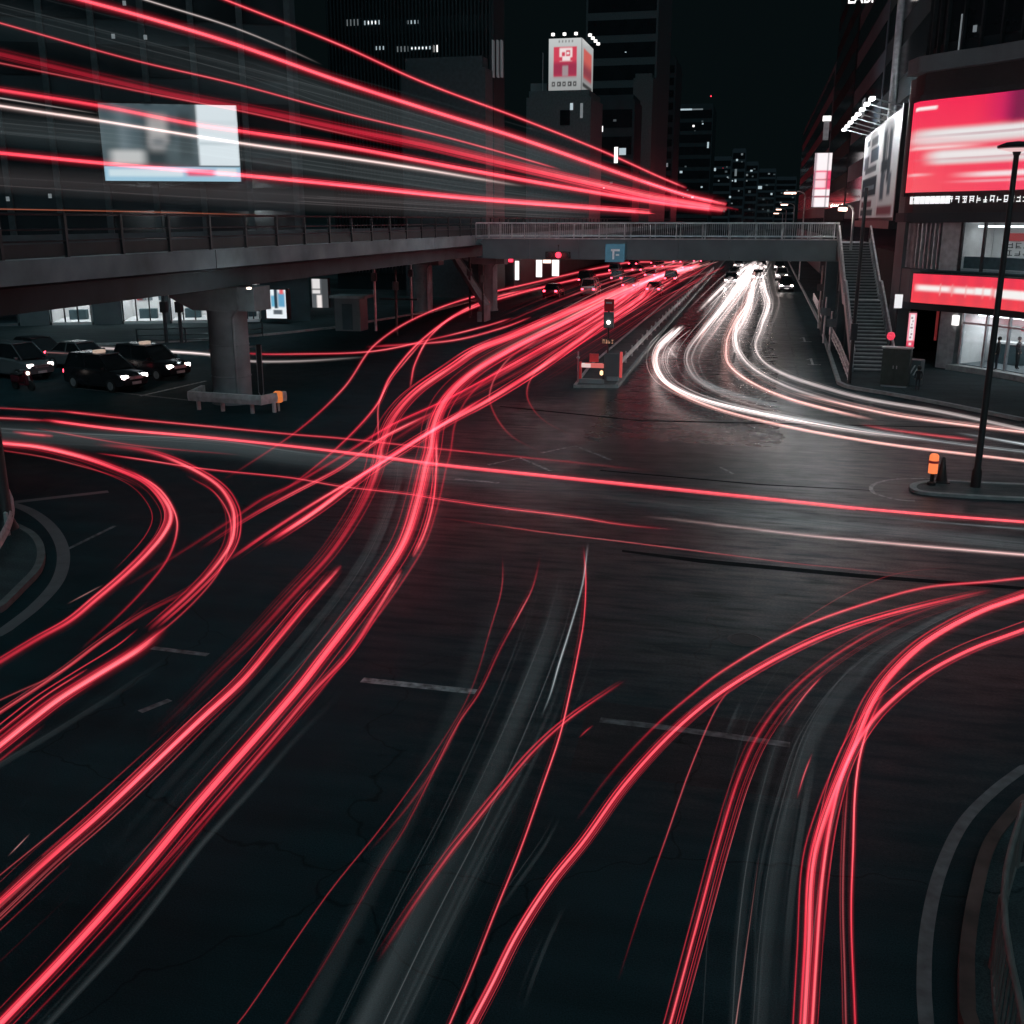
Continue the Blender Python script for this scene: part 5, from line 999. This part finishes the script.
# --- left turning arcs
trail('bright red arc bending tightest round the near left corner', [(0,443),(38,447),(82,457),(117,469),(146,482),(164,500),(170,516),(164,533),(146,555),(123,577),(97,599),(70,621),(38,639),(0,662)], 8, 1.1, strands=5, prof=[(0,1),(.72,1),(.78,.45),(1,.4)])
trail('thin red arc looping just outside the tightest left arc', [(129,470),(158,488),(174,511),(177,529),(168,558),(146,587),(117,617),(80,650)], 4, .8, fade=(.1,.5), strands=1)
trail('faint thin red line under the start of the tightest left arc', [(0,450),(44,457),(88,468),(123,479),(146,490)], 2.6, .5, col=DRED, fade=(.1,.3))
trail('bright red outer arc on the left, crossing the diagonal trails', [(97,444),(146,451),(188,467),(217,485),(231,505),(234,523),(230,544),(214,568),(188,595),(152,627)], 7, 1.1, strands=4, fade=(.25,.03))
trail('thin red arc running just inside the outer left arc', [(188,476),(212,490),(228,512),(231,535),(222,566),(205,590),(164,629),(117,661),(67,693),(10,730)], 3.4, .55, strands=1, fade=(.2,.4))
trail('thick red streak leaving the left edge below the outer arc', [(160,632),(139,649),(97,675),(59,699),(30,721),(0,745)], 11, 1.1, strands=7, spread=9, fade=(.06,.02))
trail('dull red streak running above the thick one at the left edge', [(214,570),(188,590),(146,612),(103,640),(60,672),(0,712)], 5, .5, col=DRED, strands=3, fade=(.3,.1))
trail('dim thin red line crossing below the left arcs', [(150,600),(103,640),(60,672),(0,700)], 3, .35, col=DRED, fade=(.3,.1))
trail('short faint pink dash beside the kerb on the left', [(103,585),(84,595),(67,604)], 2, .35, col=PINK, fade=(.4,.4))
trail('two short pink dashes near the bottom left edge', [(30,834),(20,844),(8,856)], 2, .35, col=PINK, fade=(.4,.4), strands=1)
# --- cross street trails
trail('long bright red trail crossing the whole junction from left to right edge', [(47,420),(117,429),(205,437),(300,447),(376,456),(437,464),(550,476),(646,486),(800,502),(856,508),(958,517),(1024,522)], 5.5, 1.15, strands=2, fade=(.01,.0), wob=.1)
trail('red trail starting above the long crossing one, fading by mid junction', [(60,411),(132,419),(205,426),(300,435),(338,438),(440,449),(550,460),(588,464),(660,472)], 3.4, .8, fade=(.01,.5), wob=.15)
trail('dim red line along the left edge above the crossing trails', [(0,408),(35,410),(73,412),(130,416)], 3, .5, col=DRED, fade=(.1,.4)); trail('dim red line feeding the long crossing trail from the left edge', [(0,418),(20,419),(50,421)], 4, .6, fade=(0,.1))
trail('short bright pink dash at the left edge between the crossing trails', [(16,432),(30,434),(50,436)], 5, .9, fade=(.3,.1)); trail('faint red line beside the short pink dash on the left', [(35,428),(90,438),(140,446),(240,455)], 3, .5, col=DRED, fade=(.2,.4), strands=1)
trail('thin double red trail crossing below the long one', [(97,453),(146,460),(205,469),(293,478),(338,486),(414,495),(437,499),(500,508),(573,517),(623,525),(676,530)], 2.6, .75, strands=2, spread=3, fade=(.1,.15))
trail('lowest thin red line across the junction', [(435,517),(500,526),(550,533),(617,541),(705,552),(800,564),(841,568),(900,574),(958,579)], 2, .5, col=DRED, fade=(.2,.3), wob=.1)
trail('pale pink headlamp streak leaving the right edge', [(640,516),(676,520),(734,527),(800,535),(841,539),(940,548),(1024,555)], 6, .62, col=(1,.62,.6), strands=3, spread=4, fade=(.5,0), wob=.1)
trail('thin grey streak between the red and the pink trail on the right', [(800,509),(826,513),(900,519),(960,524),(1024,529)], 2.6, .25, col=GREY, fade=(.4,0), strands=1)
trail('soft grey smear under the long crossing red trail', [(0,432),(80,437),(205,443),(300,456),(367,463),(440,473),(550,486),(650,497)], 15, .055, col=GREY, strands=9, spread=8, fade=(.1,.4), sp_p=.8, soft=.6)
trail('soft grey smear under the crossing trails on the right half', [(560,490),(640,500),(724,511),(830,524),(940,536),(1024,545)], 11, .05, col=GREY, strands=7, spread=10, fade=(.4,0), sp_p=.8, soft=.6)
trail('white and red pair of lines passing behind the nearest pier, white one', [(0,342),(66,346),(123,349),(206,354),(249,361),(300,361),(366,357)], 3.6, 1.0, col=WHITE, strands=1, fade=(0,.3), z=.65)
trail('pale pink line over the roofs of the waiting cars on the left', [(0,349),(40,352),(80,354),(118,356)], 2.2, .5, col=PINK, fade=(0,.5), z=.9)
trail('red line behind the nearest pier, above the white one', [(206,350),(259,354),(300,354),(366,352),(433,339),(486,326),(509,319)], 3.2, .85, fade=(.2,.05))
trail('pinkish red line joining the turning flow from behind the pier', [(366,347),(400,345),(449,341),(499,329),(529,318)], 3.4, .8, fade=(.05,.1), strands=1)
# --- main flow from the far left carriageway
up = [(695,266),(660,276)]
trail('broad bright S shaped red trail nearest the middle of the junction', up+[(632,289),(566,322),(512,349),(473,373),(449,396),(436,422),(431,450),(427,464),(418,502),(405,541),(382,579),(350,623),(323,658),(303,684),(269,724),(201,801),(134,881),(67,955),(3,1022)], (5,11), 1.25, strands=7, wob=.12)
trail('short bright red strand beside the S shaped trail, ending mid junction', [(436,438),(436,473),(432,508),(424,535),(415,554)], 5, 1.0, strands=2, fade=(.2,.02))
trail('red strand starting where the short one ends and running down left', [(399,573),(376,611),(347,655),(309,696),(269,744),(202,821),(151,878),(90,945)], 6, .9, strands=5, fade=(.03,.5))
trail('long red S shaped trail left of the broadest one', up+[(632,286),(566,313),(512,336),(479,349),(453,366),(416,392),(393,419),(381,450),(379,462),(370,488),(355,517),(329,555),(294,593),(250,641),(217,673),(184,706),(150,738)], (5,9), 1.1, strands=7, fade=(.06,.04), prof=[(0,1),(.7,1),(.85,.8),(1,.1)])
trail('thick red streak between the two S shaped trails, dimming towards the lower left', [(336,570),(303,608),(275,642),(243,680),(201,719),(151,766),(101,813),(50,858),(0,902)], 8, 1.05, strands=7, fade=(.02,.0), prof=[(0,1),(.4,1),(.6,.4),(.75,.2),(1,.12)])
trail('wide dark red haze of threads in the lower left', [(240,680),(201,717),(151,767),(101,814),(50,858),(0,905)], 11, .32, col=DRED, strands=7, spread=14, fade=(.2,0), sp_p=.7)
trail('faint thin red line far down on the left', [(180,720),(117,777),(60,826),(0,875)], 2.4, .4, col=DRED, fade=(.3,0))
trail('straight bright diagonal red trail ending left of the S curves', up+[(640,298),(599,326),(539,369),(486,402),(438,428),(391,457),(367,473),(317,511),(267,544)], (5,7), 1.2, strands=5, fade=(.02,.01))
trail('diagonal red trail running to the far left arcs', up+[(640,286),(582,325),(532,354),(443,402),(391,426),(338,459),(294,485),(264,499),(234,519),(173,558),(120,590)], (5,6), 1.0, strands=5, fade=(.02,.35))
trail('dull diagonal red strand just below the one to the left arcs', [(443,408),(382,438),(338,469),(294,492),(250,516),(200,548)], 5, .8, strands=3, fade=(.2,.3))
trail('lowest diagonal red strand meeting the outer left arc', [(484,398),(430,432),(376,466),(309,506),(264,535),(228,560)], 5, .95, strands=4, fade=(.15,.08))
trail('straight red strand between the diagonals, dull and broad', up+[(600,318),(540,352),(470,392),(400,436),(340,476)], 5, .8, strands=4, fade=(.02,.3))
trail('upper thin red trail sweeping wide round the far left kerb', [(690,263),(640,262),(609,266),(532,283),(466,299),(416,318),(376,344),(343,389),(300,429),(249,464),(220,482)], 3.6, .9, strands=1, fade=(.02,.1), wob=.1)
trail('second thin red trail sweeping round the far left kerb', [(690,265),(650,268),(599,275),(499,299),(459,314),(423,339),(391,376),(376,406),(338,447),(294,483),(258,507)], 3.8, .95, strands=2, fade=(.02,.1), wob=.1)
trail('thin red strand dropping steeply below the second kerb sweep', [(423,341),(405,362),(390,381),(379,404),(378,425),(379,449)], 2.8, .7, fade=(.1,.1))
trail('red strand ending in a bright tip below the kerb sweeps', [(560,285),(512,293),(466,309),(433,333),(415,363),(410,385)], 3.6, 1.0, strands=1, fade=(.2,.02))
for lab, px, ww, pp in (('red streak packed in the far carriageway, nearest the left kerb', [(688,263),(630,276),(560,300),(480,334)], 3.4, .6), ('bright pink white streak packed in the far carriageway', [(698,266),(640,284),(560,322),(500,352),(462,376)], 5, 1.0), ('red streak packed in the far carriageway, middle of the pack', [(690,268),(630,293),(560,330),(480,372)], 4, .8),
      ('red streak packed in the far carriageway, lower part of the pack', [(696,266),(650,290),(590,328),(510,376),(440,412)], 4, .9), ('lowest red streak of the pack, closest to the median', [(700,264),(664,286),(618,318),(560,356),(500,392)], 4.5, 1.0), ('short pink dash at the top of the far carriageway', [(698,262),(680,268),(660,276)], 5, 1.2)):
    trail(lab, px, ww*.75, pp*.75, strands=8, spread=13, fade=(.03,.3), col=PINK if 'pink' in lab else RED)
trail('dim red hook turning right beside the median, left one', [(540,338),(510,358),(496,376),(490,392),(490,402),(499,422),(514,438),(543,453)], 3.6, .5, col=DRED, fade=(.1,.3)); trail('dim red hook turning right beside the median, right one', [(590,335),(556,354),(539,368),(528,386),(529,402),(546,422),(582,440)], 3.2, .5, col=DRED, fade=(.1,.4))
# --- white flow on the right
WG = 'headlamp trails of the right carriageway'
def wt(label, px, w, p, **k): k['strands'] = k.get('strands', 1)+2; return trail(label, px, w, p*1.35, k.pop('col', WHITE), z=k.pop('z', .62), group=WG, spread=k.pop('spread', 3.8), **k)
PW = (1, .50, .45)
wt('outermost pinkish headlamp trail swinging to the right edge', [(677,331),(660,345),(654,360),(660,378),(683,395),(724,411),(794,428),(860,440),(900,446),(1024,461)], 3.4, .9, col=PW, strands=1, fade=(.05,0), wob=.1)
wt('bright headlamp trail just inside the outermost one', [(680,328),(664,342),(657,357),(660,372),(672,385),(706,400),(780,417),(865,432),(940,441)], 4.6, 1.2, strands=3, fade=(.05,.2), wob=.1)
wt('white headlamp trail starting high by the median and bending right', [(750,267),(736,287),(718,313),(700,334),(688,352),(688,366),(700,382),(736,400),(790,414),(860,428)], 4.2, 1.0, strands=4, fade=(.02,.4), wob=.1)
wt('second white headlamp trail bending right beside the previous one', [(756,266),(738,290),(712,324),(694,350),(692,364),(706,384),(740,399),(800,410)], 3.6, .9, strands=3, fade=(.02,.5), wob=.1)
wt('pinkish middle headlamp trail that stops short of the right pole', [(754,272),(749,300),(735,322),(727,345),(732,367),(759,386),(794,400),(840,412),(876,420)], 4.4, 1.0, col=PW, strands=2, fade=(.03,.02), wob=.1)
wt('white headlamp trail in the middle of the bundle', [(752,285),(748,305),(736,330),(739,352),(757,371),(794,389),(838,402),(862,408),(900,416)], 4.6, 1.1, strands=3, fade=(.05,.3), wob=.1)
wt('long pale orange headlamp trail reaching the right edge', [(794,393),(824,400),(860,408),(900,416),(973,426),(1024,432)], 5, .75, col=PW, strands=2, fade=(.2,0), wob=.1)
wt('innermost white headlamp trail nearest the stair', [(762,270),(766,290),(769,304),(761,328),(756,348),(766,364),(788,376),(824,388),(870,400),(940,412),(1024,430)], 4.6, 1.1, strands=3, fade=(.03,0), wob=.1, prof=[(0,1),(.6,1),(.75,.45),(1,.3)])
wt('dull red line among the white trails before the right pole', [(860,424),(879,428),(930,435),(975,440)], 3.4, .6, col=DRED, fade=(.2,.1)); wt('cool white line ending at the right edge by the pole', [(955,432),(973,435),(1024,444)], 2.6, .7, col=(.85,.95,1), fade=(.3,0)); wt('cool grey line under the outer white trails', [(700,394),(760,412),(830,424),(900,436),(980,447),(1024,452)], 3, .25, col=GREY, fade=(.3,0), strands=2)
wt('grey smear between the white trails as they bend', [(690,372),(712,386),(760,402),(820,416)], 10, .09, col=GREY, strands=5, fade=(.3,.3))
for lab, px, ww, pp in (('straight headlamp streak along the median far up the right carriageway', [(752,264),(736,275),(716,294),(700,310)], 5, 1.2), ('straight headlamp streak second from the median', [(757,264),(742,283),(724,306),(706,328),(695,342)], 4, 1.0), ('headlamp streak second from the right lane line far up', [(764,264),(756,280),(750,296),(745,318),(733,340)], 4, 1.0), ('short thick headlamp glow under the footbridge', [(763,262),(752,272),(742,284)], 7, 1.3), ('thin rosy streak inside the straight headlamp streaks', [(744,278),(728,300),(711,322),(696,346)], 2.6, .8), ('short bright dash by the median before the bend', [(678,330),(668,340),(662,347)], 5, 1.1)):
    wt(lab, px, ww, pp, strands=4, fade=(.03,.15), col=PW if 'rosy' in lab else WHITE)
wt('small white spark on the road inside the outer bend', [(671,350),(674,355)], 4, .8, fade=(.3,.3))
# --- lower middle and lower right
trail('red arc bending down left across the grey smear, bottom middle', [(625,681),(611,690),(568,720),(534,751),(500,791),(470,828),(450,853),(411,908),(378,959)], (4,6), .8, strands=4, fade=(.2,.4))
trail('thin red trail snaking down the middle to the bottom edge', [(584,548),(586,580),(584,620),(578,655),(570,693),(560,735),(541,791),(521,848),(494,915),(470,976),(450,1023)], 3.6, .75, strands=2, fade=(.1,0), wob=.4)
trail('pale grey white line above the thin snaking red trail', [(588,544),(583,582),(570,629),(559,664),(550,695),(542,715)], 3, .55, col=GREY, fade=(.2,.2))
trail('thin red line on the left rim of the lower grey smear', [(540,556),(532,588),(520,612),(500,649),(479,693),(458,724),(405,828),(384,861),(327,959),(287,1023)], 3, .5, strands=1, fade=(.1,0), prof=[(0,.6),(.1,.6),(.16,1.4),(.22,.5),(.4,.8),(.5,.3),(1,.3)])
trail('longest faint red line left of the lower grey smear', [(503,555),(502,588),(490,631),(470,693),(440,745),(384,824),(327,895),(248,1010),(238,1023)], 2.2, .42, fade=(.1,0), prof=[(0,.7),(.3,.5),(.6,.7),(1,1)])
trail('broken dim red line beside the longest faint one', [(470,700),(440,760),(405,810),(370,850)], 4, .3, col=DRED, fade=(.3,.3), strands=2)
trail('upper red arc from the right edge, thin and fading at its lower end', [(1024,578),(986,582),(929,587),(865,604),(797,629),(724,670),(690,696),(652,729),(608,777),(575,822)], 4.4, .85, strands=2, fade=(.02,.4), prof=[(0,.4),(.08,.5),(.12,1),(1,1)])
trail('long red arc from the right running to the bottom middle', [(990,590),(976,593),(900,611),(841,629),(783,655),(724,690),(678,727),(625,784),(584,841),(551,882),(517,935),(492,985),(472,1023)], (5,8), 1.1, strands=6, fade=(.1,0))
trail('thin straight red line dropping below the upper arcs', [(734,684),(718,705),(692,764),(665,841),(645,898),(618,982)], 2.4, .5, fade=(.1,.4))
trail('dull broad red arc left of the lower right grey smear', [(990,593),(964,599),(900,620),(841,652),(793,690),(759,734),(739,777),(719,841),(699,915),(670,1023)], (4,6.5), .75, strands=6, spread=5, fade=(.2,0), prof=[(0,.35),(.35,.4),(.5,1),(1,1)])
trail('bright red arc sweeping from the right edge down to the bottom', [(1024,596),(982,611),(929,640),(894,672),(873,702),(855,744),(830,805),(814,861),(809,949),(805,1023)], (7,11), 1.2, strands=6, wob=.1)
trail('second bright red arc joining the sweep from farther right', [(1024,630),(973,649),(929,672),(894,699),(872,722),(848,761),(832,815),(822,880),(816,960),(812,1023)], (8,6), 1.15, strands=5, wob=.1)
trail('narrow red trail peeling off the sweep, straight down to the bottom', [(885,690),(870,722),(860,755),(855,791),(853,848),(851,915),(855,1023)], 4.4, .95, strands=2, fade=(.15,0))
trail('dull red thread between the sweep and the trail peeling off', [(850,762),(845,828),(843,900),(845,980),(846,1023)], 4, .32, col=DRED, fade=(.1,0), strands=2)
trail('thin pink line low in the right hand grey smear', [(760,850),(752,908),(744,965),(736,1023)], 2, .4, col=PINK, fade=(.3,0)); trail('short red dash in the right hand grey smear, lower one', [(812,755),(804,775),(797,797)], 2.6, .7, fade=(.3,.4)); trail('short red dash in the right hand grey smear, upper one', [(822,676),(805,695),(783,726)], 3, .65, fade=(.2,.4)); trail('tiny red dash right of the grey smear in the bottom middle', [(592,726),(586,731),(580,737)], 2.6, .6, fade=(.3,.3))
trail('very thin red line curving above the upper arcs on the right', [(960,566),(900,573),(860,587),(800,622),(762,650)], 1.8, .3, col=DRED, fade=(.3,.4))
def grey(label, bundles, p=.2, w=3, strands=4, spread=9, **k):  # dim blur of passing vehicle bodies, given a glow of its own
    trail(label, bundles, w, p*.27, GREY, strands=max(2, int(strands*.6)), spread=spread*1.1, fade=(.3,.3), sp_p=.9, **{'soft': .4, **k})
grey('bundle of faint grey threads between the two S shaped trails', [(416,440),(410,490),(392,540),(360,590),(310,650),(250,715),(180,790),(100,880)], .15, 8, 14, 16)
grey('pale thread running along the middle of the S curves', [(404,452),(400,485),(388,520),(372,555),(350,590),(320,630),(280,685)], .26, 3.4, 4, 10)
grey('grey lines along the lower side of the broadest S trail', [(345,690),(300,735),(255,787),(202,845),(134,932),(50,1023)], .26, 3.4, 5, 6)
grey('pair of grey threads in the lower left between the red bundles', [(240,760),(200,800),(150,850),(100,900)], .18, 2.6, 3, 12)
grey('grey threads under the thick left edge streak', [(170,655),(120,690),(70,722),(0,765)], .18, 4, 6, 8)
grey('soft grey smear with fine lines in the bottom middle', [(566,560),(552,620),(530,680),(500,750),(462,830),(420,910),(365,1023)], .15, 12, 16, 24)
grey('fine grey lines on the right side of the bottom middle smear', [(575,640),(556,700),(520,775),(480,850),(440,930),(395,1023)], .2, 2.6, 6, 14)
grey('short grey scratches below the bottom middle red arc', [(560,818),(545,845),(520,880),(495,915)], .2, 2.4, 4, 9)
grey('fine grey line beside the long red arc near the bottom', [(565,905),(548,940),(530,985),(522,1010)], .18, 2.2, 2, 8)
grey('soft grey smear with fine lines in the lower right', [(960,610),(900,640),(850,680),(812,735),(790,800),(775,870),(765,950),(760,1023)], .15, 12, 14, 20)
grey('bright grey lines curving with the lower right smear', [(998,594),(953,611),(900,640),(873,661),(853,690)], .38, 3.4, 4, 6)
grey('left set of grey lines falling down the lower right smear', [(805,720),(781,791),(764,850),(755,910),(754,1016)], .28, 2.8, 5, 7)
grey('right set of grey lines falling down the lower right smear', [(816,750),(803,825),(793,900),(786,1016)], .24, 2.8, 4, 7)
grey('tiny grey line right of the thin straight red line', [(741,700),(733,718),(724,738)], .3, 2.2, 1, 3)
grey('grey threads crossing at the far left diagonals', [(430,410),(424,440),(414,470)], .3, 3, 4, 8)
# --- trails on the elevated road
EG = 'light trails along the elevated road'
XD = -22.6
def et(label, px, w, p, col=RED, x=XD, **k):
    P = []
    for u, v in px:
        d = ray(u, v); P.append(CAM+d*(x/d.x))
    if px[0][1] <= 1 or px[0][0] <= 1: P = [P[0]+(P[0]-P[1]).normalized()*12]+P
    if col is not GREY: w, p = w*1.15, p*1.3
    return trail(label, px, w, p, col, pts=P, group=EG, wob=k.pop('wob', .08), **k)
et('brightest red trail high over the elevated road', [(83,0),(149,18),(232,43),(340,81),(420,107),(519,138),(602,167),(660,187),(689,196),(719,203)], 7, 1.25, strands=3, fade=(0,.03))
et('topmost thin red trail over the elevated road', [(226,0),(340,45),(420,81),(519,118),(602,151),(660,177),(684,187)], 3.6, .95, fade=(0,.05))
et('thin dim red trail below the brightest one', [(0,23),(133,60),(232,83),(340,112),(453,139),(559,169)], 2.8, .7, fade=(0,.1))
et('wide soft red trail in the middle of the elevated road bundle', [(0,53),(166,92),(260,110),(340,127),(420,143),(519,166),(602,185),(660,198),(717,208)], 8, .75, strands=7, spread=7, fade=(0,.03), prof=[(0,.2),(.05,.25),(.12,.6),(.25,1.1),(1,1.2)])
et('dim red thread under the wide soft one', [(0,63),(133,90),(250,113),(340,133),(420,150)], 3, .5, col=DRED, fade=(0,.3))
et('bright red trail crossing the top of the video screen', [(0,90),(100,106),(193,124),(239,131),(340,146),(453,167),(552,185),(660,203),(716,210)], 6.4, 1.1, strands=4, fade=(0,.03), prof=[(0,.7),(.03,.7),(.1,1),(1,1)])
et('pinkish white trail crossing the video screen', [(0,106),(100,121),(232,142),(340,157),(420,169),(479,179),(520,186)], 5, .75, col=(1,.74,.70), strands=2, fade=(0,.4))
et('thin white line just above the pinkish white trail', [(0,98),(50,106),(100,114)], 2, .45, col=WHITE, fade=(0,.3))
et('lowest bright red trail, ending over the footbridge', [(0,153),(100,163),(239,175),(340,185),(453,197),(552,205),(645,212)], 6.6, 1.05, strands=4, fade=(0,.02), prof=[(0,.55),(.04,.6),(.1,1),(1,1.1)])
et('thin orange line just above the elevated road railing', [(0,209),(150,212),(286,216)], 1.6, .3, col=ORG, fade=(0,.3))
et('thin white line beside the brightest red trail', [(146,0),(232,27),(289,50),(320,64)], 2.4, .5, col=WHITE, fade=(0,.4))
et('soft grey threads above the video screen', [(0,10),(166,52),(340,98),(480,138),(600,175)], 18, .018, col=GREY, strands=10, spread=20, fade=(0,.3), sp_p=.9, soft=.6)
et('soft grey threads below the pinkish white trail', [(0,128),(166,145),(340,170),(480,190),(600,205)], 18, .022, col=GREY, strands=12, spread=14, fade=(0,.3), sp_p=.9, soft=.6)
et('soft grey threads between the brightest trail and the wide soft one', [(100,30),(240,66),(340,100),(460,136),(560,165),(640,190)], 14, .022, col=GREY, strands=10, spread=12, fade=(.1,.2), sp_p=.9, soft=.6)
et('soft grey threads over the railing of the elevated road', [(0,180),(166,190),(340,200),(480,208),(600,214)], 14, .024, col=(.8,.7,.72), strands=8, spread=10, fade=(0,.3), sp_p=.9, soft=.6)
